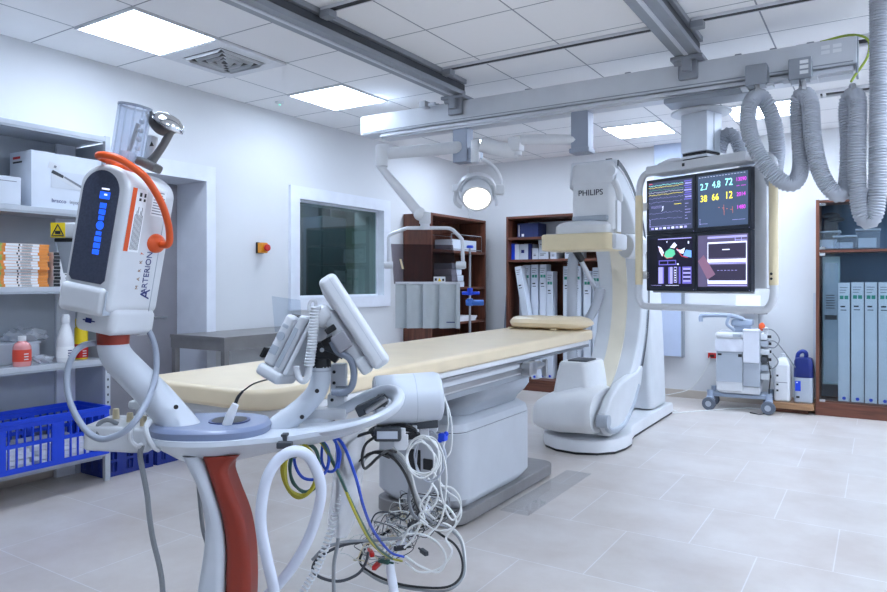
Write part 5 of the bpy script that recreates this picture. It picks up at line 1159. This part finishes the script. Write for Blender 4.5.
b.lathe([(0, 0), (.011, 0), (.011, .001), (0, .001)], (.011, y+.001, .268), (0, -1, 0), 18); b.use(ew).box(.0, .022, y-.0006, y, .357, .361); b.box(.010, .018, y-.0006, y, .343, .347); obj('indicator', b, dp)
# labels and lettering on the side (+x face)
xs_ = W_/2+.0006
b = MB(paper, HM); b.box(xs_-.0005, xs_+.0004, -.078, -.022, .215, .375); b.use(orange).box(xs_+.0004, xs_+.0008, -.078, -.062, .215, .375); b.use(ink)
for k in range(7): b.box(xs_+.0004, xs_+.0008, -.056+k*.0045, -.0545+k*.0045, .22, .32+.02*((k*7) % 3-1)*.5)
b.box(xs_+.0004, xs_+.0008, -.050, -.026, .345, .352); b.box(xs_+.0004, xs_+.0008, -.050, -.026, .356, .366); b.use(paper).box(xs_+.0008, xs_+.0011, -.042, -.034, .342, .368); obj('warning_label', b, o)
b = MB(paper, HM); b.box(xs_-.0005, xs_+.0004, .0, .052, .315, .385); b.use(inkgrey)
for k in range(9): b.box(xs_+.0004, xs_+.0008, .004, .048-.01*((k*5) % 3)*.5, .32+k*.007, .3225+k*.007)
obj('rating_label', b, o)
side = lambda y, z: Matrix.Translation((xs_, y, z)) @ Matrix.Rotation(PI/2, 4, 'Z') @ Matrix.Rotation(PI/2, 4, 'X') @ Matrix.Rotation(PI/2, 4, 'Z')
b = MB(navy, HM); b.text('ARTERION', .030, side(.026, .165), .0004, squash=.78); b.text('A', .05, side(.034, .108), .0004, squash=.8); obj('lettering', b, o)
b = MB(navy, HM); b.mats[0] = mat('print_bronze', (150, 110, 70), .5); 
for k, ch in enumerate('MARK'): b.text(ch, .014, side(-.004, .125+k*.022), .0004)
b.use(orange).text('7', .014, side(-.004, .125+4*.022), .0004); obj('lettering', b, o)
b = MB(devgrey, HM); b.box(xs_-.001, xs_+.0003, .058, .0592, .06, .33); b.box(xs_-.001, xs_+.0003, .0, .058, .06, .0612); obj('side_seam', b, o)
# orange handle
hp_ = [(-.085, -.03, .435), (-.055, -.085, .452), (-.01, -.10, .458), (.04, -.07, .452), (.094, -.035, .415), (.118, .012, .345), (.13, .048, .285), (.125, .058, .262), (.105, .055, .248), (.07, .05, .245)]
hp_ = [LU_ for LU_ in hp_]
b = MB(orange, HM)
b.tube([(.02, -.03, .415), (.0, -.06, .428), (-.022, -.10, .436), (.0, -.112, .440), (.035, -.105, .438), (.062, -.08, .424), (.085, -.05, .402), (.108, -.01, .35), (.116, .02, .30), (.116, .036, .262), (.108, .042, .247), (.09, .043, .244), (.074, .043, .244)], .0092, 12, 5)
b.lathe([(0, .0), (.036, .0), (.034, .006), (.026, .012), (.014, .016), (0, .017)], (W_/2-.001, .043, .245), (1, 0, 0), 28, .72); b.box(-.025, .035, -.075, -.03, .412, .428, .006); obj('handle', b, o, label='orange bent carrying handle')
# clear syringe barrel and ram head
SA = V((-1.684,1.087,1.625)); SB = V((-1.664,1.100,1.773))
b = MB(clearpl); sdir = (SB-SA); L = sdir.length
b.lathe([(.030, 0), (.034, .004), (.0375, .02), (.0395, L), (.0375, L), (.0352, .02), (.03, .004)], SA, sdir, 36)
sfr = Matrix.Translation(SA) @ frame_from(sdir)
for k in range(12):
    a_ = 2*PI*k/12; b.cyl(sfr @ V((.0392*math.cos(a_), .0392*math.sin(a_), .01)), sfr @ V((.040*math.cos(a_), .040*math.sin(a_), L)), .0022, seg=6)
sy = obj('syringe_barrel', b, o)
b = MB(clear('barrel_rim', (170, 178, 190), ior=1.7, haze=.2)); b.lathe([(.036, L-.004), (.043, L-.003), (.043, L+.002), (.036, L+.002), (.036, L-.004)], SA, sdir, 36); obj('rim', b, sy)
b = MB(devgrey); b.cyl(sfr @ V((0, 0, .004)), sfr @ V((0, 0, .03)), .031, .02, 20); b.use(darkgrey).cyl(SA.lerp(SB, .12), SA.lerp(SB, .7)+Rv*.016, .006, seg=8); b.use(steel)
for k in range(5): b.ball(SA.lerp(SB, .1+.16*k)+Rv*.024, .0075, seg=10)
obj('plunger', b, sy)
b = MB(white); b.cyl((-1.680,1.149,1.625), (-1.669,1.156,1.707), .016, .014, 16, .004); b.use(ink).prism([(-.006, -.006), (.006, -.006), (0, .007)], .001, Matrix.Translation(V((-1.653,1.142,1.681))-Fv*.002) @ Matrix.Rotation(YAW, 4, 'Z')); obj('heater_post', b, o)
gun = mat('gunmetal', (112, 112, 112), .38, .6)
b = MB(gun); b.tube([(-1.649,1.133,1.628),(-1.637,1.140,1.644),(-1.619,1.152,1.676),(-1.601,1.163,1.714),(-1.592,1.169,1.735)], [.014, .011, .0105, .0105, .012], 12); b.box(-.028, .028, -.03, .03, -.012, .012, .008, M=Matrix.Translation((-1.642,1.126,1.621)) @ Matrix.Rotation(YAW, 4, 'Z') @ Matrix.Rotation(R(25), 4, 'Y'))
b.tube([(-1.651,1.132,1.762),(-1.642,1.137,1.738),(-1.630,1.145,1.722),(-1.615,1.155,1.714),(-1.594,1.168,1.719)], [.010, .012, .014, .014, .012], 12); obj('ram_arm', b, o)
rc = V((-1.606,1.160,1.735)); rdir = (UP*.8+Rv*.55-Fv*.15).normalized()
b = MB(chrome); b.lathe([(0, .022), (.02, .02), (.036, .012), (.044, .0), (.044, -.006), (.038, -.004), (.03, .004), (0, .008)], rc, rdir, 32); b.use(gun).lathe([(0, -.012), (.03, -.012), (.036, -.002), (.03, .006), (0, .006)], rc, rdir, 28); obj('ram_cap', b, o)
# side module with warning triangle
SMX = HW @ Matrix.Translation((-.036, .0, .05)); 
b = MB(dev, SMX); b.box(-W_/2-.075, -W_/2-.002, .03, .12, .192, .235, .008); sm_ = obj('side_module', b, o)
b = MB(black, SMX); b.box(-W_/2-.066, -W_/2-.004, .034, .116, .183, .193, .002); b.use(devgrey).loft([[(x, y, z) for x, y in rrect(-W_/2-.068+i, -W_/2-.004, .034+i, .116-i, .02)] for z, i in ((.183, 0), (.13, .008), (.10, .012))]); obj('lower_barrel', b, sm_)
b = MB(yellow, SMX); b.box(-W_/2-.072, -W_/2-.034, .0285, .0300, .194, .234); b.use(ink); TMx = Matrix.Translation((-W_/2-.053, .0283, .212))
for a_, c in (((-.016, -.013), (.016, -.013)), ((.016, -.013), (0, .017)), ((0, .017), (-.016, -.013))): b.cyl(TMx @ V((a_[0], 0, a_[1])), TMx @ V((c[0], 0, c[1])), .0016, seg=6)
b.box(-W_/2-.060, -W_/2-.046, .0275, .0285, .203, .212); obj('warning_label', b, sm_)
# thick cable looping from the head collar
b = MB(hosegrey); b.mats[0] = mat('loop_cable_grey', (146, 154, 168), .4)
b.tube([(-1.692,1.130,1.202),(-1.676,1.140,1.186),(-1.662,1.148,1.161),(-1.644,1.148,1.122),(-1.599,1.117,1.075),(-1.555,1.074,1.037),(-1.534,1.040,1.004),(-1.525,1.010,0.975),(-1.538,0.990,0.950),(-1.563,0.974,0.936),(-1.587,0.959,0.931),(-1.621,0.949,0.943),(-1.652,0.942,0.971),(-1.678,0.937,1.008),(-1.696,0.937,1.051),(-1.704,0.944,1.096),(-1.701,0.957,1.130),(-1.704,0.979,1.148),(-1.712,1.010,1.152),(-1.718,1.030,1.151)], .0078, 10); obj('loop_cable', b, o)

# ---------------------------------------------------------------- display on its arm
dp_ = V((-1.218,1.454,1.201))
o = thing('control_display', 'white tilted control display seen edge-on on the cart pole', 'display', V((-1.255,1.430,1.108)), YAW); W = Wof(o)
DM = Matrix.Translation(dp_) @ Matrix.Rotation(YAW, 4, 'Z') @ Matrix.Rotation(R(-33), 4, 'Y') @ Matrix.Rotation(R(10), 4, 'Z')
b = MB(dev, DM); b.box(-.022, .03, -.06, .26, -.145, .14, .016, 4); b.use(devgrey).box(.0085, .0095, -.0605, -.0595, -.135, .135); obj('case', b, o)
b = MB(black, DM); b.box(.0296, .0305, -.035, .235, -.115, .115); obj('screen', b, o)
b = MB(dev, DM); b.box(-.065, -.02, -.03, .19, -.11, .06, .015, 3); b.box(-.085, -.03, -.035, .1, .03, .085, .02, 3); b.box(-.055, -.02, -.04, .1, -.14, -.09, .01, 3); b.use(black).box(-.075, -.045, -.041, -.03, .005, .022, .003); obj('rear_cover', b, o)
b = MB(mat('hinge_plate', (150, 150, 156), .4, .5), DM); b.box(-.075, -.03, -.05, -.034, -.055, -.005, .008); obj('hinge_plate', b, o)
b = MB(black); b.tube([(-1.262,1.402,1.140),(-1.240,1.416,1.129),(-1.221,1.428,1.115)], .017, 10); obj('pivot', b, o)
b = MB(cabgrey); b.mats[0] = mat('display_cable_grey', (120, 128, 142), .45); b.tube([(-1.238,1.394,1.152),(-1.224,1.403,1.123),(-1.201,1.417,1.109),(-1.190,1.424,1.085),(-1.188,1.425,1.053),(-1.195,1.421,1.027),(-1.210,1.411,1.016),(-1.238,1.394,1.016)], .0095, 10); obj('display_cable', b, o)
# coiled lead
def coil(center, R_, r, turns, seg=10):
    P = catmull(center, 10); Ls = [0]
    for a_, c in zip(P, P[1:]): Ls.append(Ls[-1]+(c-a_).length)
    tot = Ls[-1]; out = []; n = turns*seg; j = 0
    for k in range(n+1):
        s_ = tot*k/n
        while j < len(Ls)-2 and Ls[j+1] < s_: j += 1
        t = (s_-Ls[j])/max(1e-9, Ls[j+1]-Ls[j]); p = P[j].lerp(P[j+1], t); tn = (P[j+1]-P[j]).normalized()
        m = frame_from(tn, (0.3, .9, .1)).to_3x3(); a_ = 2*PI*k/seg
        out.append(p+m @ V((R_*math.cos(a_), R_*math.sin(a_), 0)))
    return out
b = MB(offwhite); b.tube(coil([(-1.274,1.371,1.246),(-1.277,1.369,1.214),(-1.280,1.367,1.168),(-1.285,1.364,1.123),(-1.289,1.361,1.085)], .0105, .002, 20), .0042, 6, smooth=False); b.tube([(-1.289,1.361,1.085),(-1.292,1.360,1.059),(-1.301,1.354,1.045),(-1.312,1.347,1.053),(-1.317,1.344,1.072),(-1.317,1.344,1.085)], .009, 10); b.tube([(-1.274,1.371,1.246),(-1.276,1.370,1.259),(-1.285,1.364,1.259),(-1.289,1.361,1.246),(-1.289,1.361,1.230)], .0045, 8); obj('coiled_lead', b, None, 'white coiled lead hanging behind the control display down to the hand control', 'cable')
# hand control in its holder
p = V((-1.410,1.415,1.129))
o = thing('hand_control', 'white hand control lying tilted in a holder left of the display pole', 'remote control', V((-1.417,1.410,1.055)), YAW)
M = Matrix.Translation(p) @ Matrix.Rotation(YAW, 4, 'Z') @ Matrix.Rotation(R(27), 4, 'Y') @ Matrix.Rotation(R(-15), 4, 'Z')
b = MB(dev, M); b.box(-.035, .0, -.05, .05, -.07, .085, .012, 3); b.use(black).box(-.028, -.008, -.03, .03, .0835, .0862, .002); b.use(devgrey)
b.lathe([(0, 0), (.012, 0), (.012, .006), (0, .006)], (-.017, -.05, .02), (0, -1, 0), 14); b.box(-.03, -.006, -.0525, -.05, -.035, -.01, .002); b.box(-.028, -.01, -.0525, -.05, .045, .055, .002); obj('case', b, o)
b = MB(offwhite, M); b.box(.002, .03, -.05, .08, -.09, .10, .01, 3); b.box(.035, .05, -.05, .09, -.07, .095, .006, 2); b.box(-.04, .04, -.056, .06, -.105, -.07, .012, 3); b.use(devgrey).box(.008, .02, -.0515, -.05, -.06, .06); b.use(black).box(-.05, -.04, -.05, .0, -.06, -.03, .003); obj('holder', b, o)
b = MB(offwhite); b.box(-.11, .07, -.01, .01, -.03, .03, .008, M=Matrix.Translation((-1.409,1.475,1.066)) @ Matrix.Rotation(YAW, 4, 'Z')); obj('bracket', b, o); b = MB(devgrey); b.box(-.06, .05, -.02, .02, -.012, .012, .006, M=Matrix.Translation((-1.404,1.656,1.182)) @ Matrix.Rotation(YAW, 4, 'Z')); obj('bracket', b, o); b = MB(devgrey); b.box(-.03, .03, -.02, .02, -.05, .02, .01, M=Matrix.Translation((-1.424,1.560,1.189)) @ Matrix.Rotation(YAW, 4, 'Z')); obj('bracket', b, o)
b = MB(clear('acrylic_panel', (240, 244, 248), ior=1.35)); pts = [V(q) for q in [(-1.530,1.457,1.268),(-1.459,1.502,1.256),(-1.454,1.505,1.167),(-1.522,1.462,1.161)]]
b.loft([[q-Fv*.002 for q in pts], [q+Fv*.002 for q in pts]]); obj('clear_panel', b, o)
# probe in the cup
o = thing('hand_probe', 'small white probe with thin black cable standing in the cup of the cart', 'probe', (-1.424,1.204,0.943))
b = MB(white); b.tube([(-1.427,1.203,0.940),(-1.418,1.208,0.968),(-1.408,1.215,0.994)], [.0125, .012, .009], 12); obj('grip', b, o)
b = MB(black); b.tube([(-1.424,1.228,0.991),(-1.418,1.232,1.009),(-1.407,1.239,1.025)], [.005, .0045, .003], 8); b.tube([(-1.446,1.273,1.017),(-1.419,1.291,1.038),(-1.485,1.426,1.031),(-1.508,1.530,1.023),(-1.479,1.548,1.023)], .0022, 6); obj('cable', b, o)
# ---------------------------------------------------------------- hoses and cables hanging from the cart
def cable(lab, pts, r, m, name='cable', seg=6, n=6, cat='cable', group=None):
    b = MB(m); b.tube(pts, r, seg, n); return obj(name, b, None, lab, cat, group)
tubew = mat('tube_white', (206, 212, 226), .3, coat=.2)
b = MB(tubew); b.tube([(-1.245,1.199,0.436),(-1.250,1.197,0.553),(-1.249,1.174,0.639),(-1.261,1.166,0.719),(-1.259,1.167,0.784),(-1.247,1.175,0.842),(-1.232,1.196,0.880),(-1.208,1.223,0.897),(-1.193,1.256,0.880),(-1.186,1.284,0.830),(-1.187,1.296,0.782),(-1.202,1.298,0.723),(-1.229,1.293,0.654),(-1.268,1.280,0.583),(-1.312,1.264,0.525),(-1.350,1.251,0.482),(-1.403,1.242,0.373)], .0138, 14, 8); obj('white_tube_loop', b, None, 'thick white tube hanging in a teardrop loop below the cart tray', 'tube')
b = MB(darkgrey); b.box(-.022, .016, -.012, .012, -.008, .008, .003, M=Matrix.Translation((-1.269,1.256,0.898)) @ Matrix.Rotation(YAW, 4, 'Z')); b.box(-.008, .008, -.006, .02, -.006, .02, .002, M=Matrix.Translation((-1.287,1.268,0.901)) @ Matrix.Rotation(YAW, 4, 'Z')); b.use(cabgrey).tube([(-1.256,1.264,0.893),(-1.256,1.264,0.872),(-1.247,1.269,0.867),(-1.245,1.271,0.885)], .003, 6); obj('hook', b, None, 'small dark hook under the cart tray holding the cable coil', 'hook')
yg = mat('cable_yellow_green', (176, 168, 52), .45); gr2 = mat('cable_dark_green', (52, 92, 84), .45); cbl = mat('cable_blue', (34, 78, 196), .45)
rnd = random.Random(3)
def loops(u, v, du, dv, d, n, jit, start=None, end=None, a0=-90, dj=.01):
    pts = list(start or []); c_, s_ = math.cos(YAW), math.sin(YAW)
    for k in range(n*8+1):
        a_ = R(a0+45*k); j = jit*(k//8)
        uu = u+(du+rnd.uniform(-jit, jit)*.6)*math.cos(a_)+rnd.uniform(-.6, .6); vv = v+(dv+rnd.uniform(-jit, jit)*.6)*math.sin(a_)+rnd.uniform(-.6, .6)
        dd = d+rnd.uniform(-dj, dj); l = (uu-443.5)*dd/688
        pts.append((-s_*dd+c_*l, c_*dd+s_*l, 1.31-(vv-282)*dd/688))
    return pts+list(end or [])
cable('yellow-green cable coiled under the tray and running down to the cable pile', loops(299, 470, 17, 27, 1.80, 2, 2, end=[(-1.303,1.352,0.885),(-1.283,1.365,0.893),(-1.260,1.380,0.877),(-1.259,1.451,0.769),(-1.254,1.514,0.650),(-1.372,1.735,0.475),(-1.479,1.963,0.331),(-1.478,2.046,0.288)]), .0042, yg)
cable('yellow-green cable in the inner turns of the coil under the tray', loops(301, 471, 16, 25, 1.80, 2, 2.5), .004, yg)
cable('dark green cable coiled under the tray beside the white tube loop', loops(305, 467, 15, 24, 1.83, 2, 3, end=[(-1.274,1.371,0.887),(-1.253,1.384,0.871),(-1.250,1.457,0.747),(-1.276,1.559,0.618),(-1.392,1.782,0.447),(-1.485,1.995,0.312)]), .0042, gr2)
cable('blue cable looped under the tray and running down to the cable pile', loops(312, 458, 18, 22, 1.86, 1, 2, a0=-60, end=[(-1.265,1.400,0.888),(-1.246,1.412,0.891),(-1.224,1.426,0.867),(-1.222,1.475,0.769),(-1.254,1.549,0.660),(-1.366,1.739,0.511),(-1.473,1.967,0.349),(-1.461,2.034,0.311)]), .0045, cbl)
cable('second blue cable loop hanging beside the clear sleeve', loops(330, 452, 8, 20, 1.86, 1, 1, a0=-80, end=[(-1.249,1.411,0.888),(-1.233,1.421,0.850),(-1.237,1.418,0.807)]), .0042, cbl)
cable('grey cable hanging from the control tray down to the floor', [(-1.594,1.073,0.893),(-1.598,1.070,0.867),(-1.592,1.074,0.824),(-1.583,1.080,0.765),(-1.579,1.083,0.714),(-1.570,1.088,0.650),(-1.555,1.098,0.573),(-1.549,1.102,0.497),(-1.542,1.106,0.241),(-1.490,1.139,-0.412)], .0075, cabgrey)
cable('thin grey cable hanging behind the cart stem', [(-1.635,1.272,0.828),(-1.632,1.274,0.749),(-1.627,1.277,0.678),(-1.620,1.281,0.607),(-1.608,1.289,0.545),(-1.603,1.292,0.409),(-1.599,1.295,0.239)], .006, cabgrey)
cable('thinner grey cable beside the one behind the cart stem', [(-1.652,1.296,0.821),(-1.648,1.300,0.746),(-1.645,1.301,0.683),(-1.638,1.306,0.625),(-1.633,1.309,0.568),(-1.623,1.315,0.337)], .0045, hosegrey)
b = MB(offwhite); b.tube(coil([(-1.296,1.546,0.816),(-1.301,1.543,0.775),(-1.311,1.537,0.729),(-1.323,1.529,0.682),(-1.335,1.521,0.636),(-1.348,1.514,0.589),(-1.362,1.504,0.537),(-1.380,1.493,0.484),(-1.402,1.479,0.438),(-1.424,1.465,0.386),(-1.448,1.450,0.269)], .0105, .002, 44), .0024, 6, smooth=False); obj('coiled_lead', b, None, 'grey-white coiled lead stretched down inside the clear sleeve to the floor', 'cable')
b = MB(clear('sleeve_film', (250, 251, 252), ior=1.25, rough=.3, haze=.3, hazec=(246, 248, 252)))
b.tube([(-1.315,1.569,0.891),(-1.320,1.566,0.800),(-1.330,1.560,0.696),(-1.343,1.552,0.608),(-1.350,1.547,0.566)], [.038, .046, .044, .04, .03], 12); obj('clear_sleeve', b, None, 'clear plastic sleeve hanging below the cart tray', 'sleeve')
cable('grey cable behind the clear sleeve', [(-1.336,1.544,0.875),(-1.339,1.543,0.802),(-1.344,1.540,0.729),(-1.346,1.538,0.655),(-1.344,1.540,0.553),(-1.354,1.533,0.479),(-1.354,1.533,0.376)], .0055, cabgrey)
# dark bundle on the rack
for k, (du, dv, lab) in enumerate(((0, 0, 'black cable wound on the rack under the white cylinder'), (3, 3, 'black cable wound lower on the rack under the white cylinder'))):
    cable(lab, loops(392+du, 431+dv, 22, 6, 2.04, 3, 4, end=[(-1.257,1.571,0.871),(-1.286,1.553,0.859),(-1.308,1.539,0.833),(-1.323,1.529,0.798),(-1.318,1.532,0.758),(-1.301,1.543,0.752),(-1.281,1.556,0.787),(-1.242,1.581,0.813),(-1.203,1.605,0.798)] if k == 0 else None), .0034, black)
b = MB(darkgrey); b.box(-.04, .04, -.02, .02, -.02, .02, .008, M=Matrix.Translation((-1.220,1.618,0.864)) @ Matrix.Rotation(YAW, 4, 'Z')); b.use(cardg).box(-.03, .03, -.0215, -.0195, -.01, .012, M=Matrix.Translation((-1.220,1.618,0.864)) @ Matrix.Rotation(YAW, 4, 'Z')); obj('power_adapter', b, None, 'dark power adapter hung on the rack under the white cylinder', 'adapter')
cable('short black cable looping out left of the power adapter', [(-1.237,1.584,0.862),(-1.262,1.568,0.839),(-1.271,1.562,0.804),(-1.260,1.557,0.772),(-1.252,1.574,0.778),(-1.232,1.587,0.801),(-1.220,1.618,0.814),(-1.218,1.655,0.803)], .0045, black)
cable('thick black cable running down from the rack and round the floor loop', [(-1.242,1.581,0.877),(-1.286,1.553,0.859),(-1.313,1.535,0.827),(-1.334,1.546,0.782),(-1.328,1.562,0.743),(-1.318,1.591,0.750),(-1.293,1.607,0.792),(-1.258,1.630,0.803),(-1.223,1.652,0.783),(-1.227,1.709,0.730),(-1.266,1.802,0.651),(-1.364,1.977,0.532),(-1.449,2.160,0.403),(-1.485,2.315,0.303),(-1.434,2.347,0.259),(-1.385,2.319,0.219),(-1.363,2.274,0.178),(-1.372,2.209,0.161),(-1.436,2.168,0.154),(-1.520,2.091,0.177),(-1.580,2.017,0.224),(-1.627,1.987,0.272),(-1.634,2.043,0.316),(-1.564,2.087,0.373)], .0048, black, seg=8)
cable('thick grey cable running beside the black one round the floor loop', [(-1.325,1.599,0.753),(-1.284,1.625,0.798),(-1.244,1.650,0.801),(-1.214,1.670,0.777),(-1.225,1.733,0.718),(-1.287,1.848,0.623),(-1.380,2.026,0.498),(-1.457,2.214,0.386),(-1.485,2.374,0.309),(-1.443,2.400,0.260),(-1.404,2.366,0.207),(-1.372,2.304,0.161),(-1.389,2.221,0.137),(-1.468,2.148,0.146),(-1.561,2.053,0.186),(-1.602,1.968,0.255)], .0048, cabgrey, seg=8)
cable('white cable running beside the grey one down from the rack', [(-1.246,1.673,0.808),(-1.215,1.692,0.778),(-1.238,1.761,0.710),(-1.310,1.893,0.608),(-1.371,2.032,0.505),(-1.471,2.264,0.376),(-1.478,2.378,0.317),(-1.450,2.420,0.261),(-1.416,2.394,0.203),(-1.379,2.323,0.156),(-1.387,2.247,0.136)], .0045, cabwhite, seg=8)
# white coils on the hooks
cable('white cable coil hanging largest on the hooks under the cylinder', loops(423, 456, 17, 19, 2.04, 3, 2.5, end=[(-1.123,1.727,0.837),(-1.100,1.742,0.771),(-1.097,1.743,0.687),(-1.110,1.735,0.597),(-1.143,1.715,0.552)]), .0029, cabwhite)
cable('white cable coil slightly smaller within the larger coil on the hooks', loops(421, 459, 14, 17, 2.03, 2, 3), .0028, cabwhite)
cable('grey cable coil hanging behind the white coils', loops(430, 456, 15, 24, 2.09, 3, 4), .0026, hosegrey)
cable('white cable from the cylinder end curving down over the pedestal', [(-1.126,1.772,0.962),(-1.111,1.782,0.919),(-1.103,1.787,0.858),(-1.108,1.784,0.791),(-1.134,1.768,0.761),(-1.155,1.754,0.736)], .0032, cabwhite)
cable('second white cable from the cylinder end hanging straight down', [(-1.142,1.786,0.971),(-1.129,1.794,0.940),(-1.124,1.798,0.869),(-1.137,1.789,0.792),(-1.145,1.784,0.700),(-1.134,1.791,0.623),(-1.114,1.804,0.577),(-1.093,1.817,0.601),(-1.093,1.817,0.644),(-1.114,1.804,0.675),(-1.145,1.784,0.681)], .0032, cabwhite)
cable('white cable loop hanging in front of the pedestal corner', [(-1.210,1.838,0.709),(-1.172,1.862,0.645),(-1.139,1.883,0.613),(-1.131,1.888,0.565),(-1.156,1.872,0.523),(-1.199,1.845,0.517),(-1.242,1.817,0.549)], .003, cabwhite)
b = MB(blue); b.box(-.012, .012, -.012, .012, -.012, .012, .005, M=Matrix.Translation((-1.105,1.739,0.846))); b.ball((-1.097,1.743,0.855), .008); b.ball((-1.112,1.734,0.837), .008); obj('connector_clip', b, None, 'small bright blue connector clip beside the white cable coils', 'clip')
# the pile in front of the pedestal
tubes = mat('pile_tube_white', (218, 222, 232), .35)
cable('white plastic leg tube standing among the tangled cables', [(-1.519,2.293,0.411),(-1.538,2.222,0.360),(-1.531,2.132,0.328),(-1.527,2.051,0.294),(-1.515,2.023,0.270),(-1.443,1.950,0.220),(-1.408,1.925,0.141)], .0165, tubes, 'leg_tube', 12, 6, 'tube')
pale = mat('cable_pale', (196, 198, 196), .45)
cols = [pale, pale, cabgrey, black, mat('cable_beige', (196, 184, 150), .5), pale, darkgrey, cabgrey]
words_ = ['white', 'pale white', 'grey', 'black', 'beige', 'thin white', 'dark grey', 'light grey']
G = 'tangled thin cables in front of the table pedestal'
def pxd(uu, vv, dd):
    c_, s_ = math.cos(YAW), math.sin(YAW); l = (uu-443.5)*dd/688
    return (-s_*dd+c_*l, c_*dd+s_*l, max(.006, 1.31-(vv-282)*dd/688))
for k in range(34):
    t = rnd.random(); cu0 = 372+56*t; cv0 = 556-52*t; n = rnd.randint(7, 11); pts = []
    sp = 22 if k % 3 else 34
    a0_ = rnd.uniform(0, 6.28); dr = rnd.choice((-1, 1))
    for j in range(n):
        a_ = a0_+dr*j*rnd.uniform(.7, 1.0)
        pts.append(pxd(cu0+sp*rnd.uniform(.5, 1)*math.cos(a_)+rnd.uniform(-5, 5), min(584, cv0+sp*.75*rnd.uniform(.4, 1)*math.sin(a_)), 2.5+.25*t+rnd.uniform(-.08, .08)))
    cable('thin %s cable tangled in the pile in front of the pedestal' % ('light or dark'), pts, rnd.choice((.0015, .002, .0026)), cols[k % 8], 'tangled_cable', 5, 5, 'cable', G)
for k, (u, v, m, w) in enumerate(((376, 566, red, 'red connector at the lower left edge of the cable pile'), (371, 553, red, 'red connector at the upper left edge of the cable pile'), (384, 561, gr2, 'green connector in the lower part of the cable pile'), (400, 548, ink, 'black connector in the middle of the cable pile'), (424, 552, darkgrey, 'dark grey connector lying right of the white leg tube'), (412, 524, ink, 'black clip on the upper end of the white leg tube'))):
    b = MB(m); M = Matrix.Translation(pxd(u, v, 2.48)) @ Matrix.Rotation(rnd.uniform(0, 3), 4, 'Z'); b.box(-.022, .022, -.008, .008, -.008, .008, .003, M=M); b.cyl(M @ V((.02, 0, 0)), M @ V((.04, 0, 0)), .004, seg=8); obj('connector', b, None, w, 'connector')
for pts, lab, r, m in (([(-1.491,2.251,0.435),(-1.356,2.100,0.518),(-1.313,2.128,0.474),(-1.301,2.135,0.431),(-1.332,2.116,0.380),(-1.313,2.128,0.329),(-1.350,2.104,0.271),(-1.411,2.065,0.256),(-1.457,2.036,0.293)], 'white cable arcing right over the pile to the floor', .004, cabwhite), ([(-1.457,2.036,0.314),(-1.411,2.065,0.278),(-1.356,2.100,0.256),(-1.332,2.116,0.300),(-1.350,2.104,0.354),(-1.399,2.073,0.391),(-1.457,2.036,0.391),(-1.510,2.003,0.354)], 'white cable ring lying right of the leg tube', .004, cabwhite), ([(-1.603,1.707,0.381),(-1.567,1.730,0.421),(-1.510,1.766,0.441),(-1.454,1.802,0.444),(-1.389,1.843,0.451),(-1.349,1.868,0.454)], 'grey cable running left from the pile above the floor', .0055, cabgrey), ([(-1.454,1.802,0.444),(-1.524,1.757,0.427),(-1.586,1.717,0.387),(-1.601,1.708,0.347),(-1.575,1.725,0.320),(-1.524,1.757,0.310),(-1.474,1.789,0.334),(-1.451,1.803,0.374),(-1.445,1.807,0.407)], 'dark grey cable loop lying left of the pile', .005, darkgrey), ([(-1.361,1.979,0.563),(-1.379,1.968,0.515),(-1.402,1.953,0.480),(-1.426,1.938,0.494),(-1.455,1.919,0.508),(-1.485,1.900,0.501),(-1.499,1.891,0.466),(-1.490,1.897,0.427)], 'dark cable arching over the upper left of the pile', .0028, darkgrey), ([(-1.326,2.001,0.563),(-1.343,1.990,0.515),(-1.355,1.983,0.462),(-1.379,1.968,0.410),(-1.402,1.953,0.382)], 'white cable dropping straight into the pile', .004, cabwhite), ([(-1.281,1.971,0.668),(-1.298,1.960,0.600),(-1.327,1.941,0.548),(-1.315,1.949,0.497),(-1.356,1.923,0.470),(-1.384,1.905,0.412)], 'white cable winding from the coils to the pile', .0038, cabwhite), ([(-1.276,1.914,0.655),(-1.248,1.932,0.601),(-1.265,1.922,0.554),(-1.299,1.900,0.534),(-1.276,1.914,0.501)], 'white cable twisting near the pedestal socket', .0038, cabwhite), ([(-1.332,1.879,0.682),(-1.327,1.882,0.628),(-1.330,1.880,0.581),(-1.318,1.887,0.534),(-1.299,1.900,0.514)], 'grey cable hanging to the pedestal socket', .006, cabgrey)):
    cable(lab, pts, r, m)

# ---------------------------------------------------------------- camera and colour
cam = bpy.data.cameras.new('camera'); co = bpy.data.objects.new('camera', cam); COL.objects.link(co)
cam.sensor_width = 36; cam.sensor_fit = 'HORIZONTAL'; cam.lens = 688/887*36; cam.shift_y = -14/887; cam.clip_start = .05; cam.clip_end = 60
co.location = (0, 0, 1.31); co.rotation_euler = (PI/2, 0, YAW)
SC.camera = co
w = bpy.data.worlds.new('world'); SC.world = w; w.use_nodes = True
w.node_tree.nodes['Background'].inputs[0].default_value = (.6, .7, .85, 1); w.node_tree.nodes['Background'].inputs[1].default_value = .3
SC.view_settings.view_transform = 'Standard'; SC.view_settings.look = 'None'; SC.view_settings.gamma = 1; SC.view_settings.use_curve_mapping = False
SC.view_settings.exposure = .88
SC.cycles.max_bounces = 12; SC.cycles.diffuse_bounces = 8; SC.cycles.glossy_bounces = 4; SC.cycles.transparent_max_bounces = 24
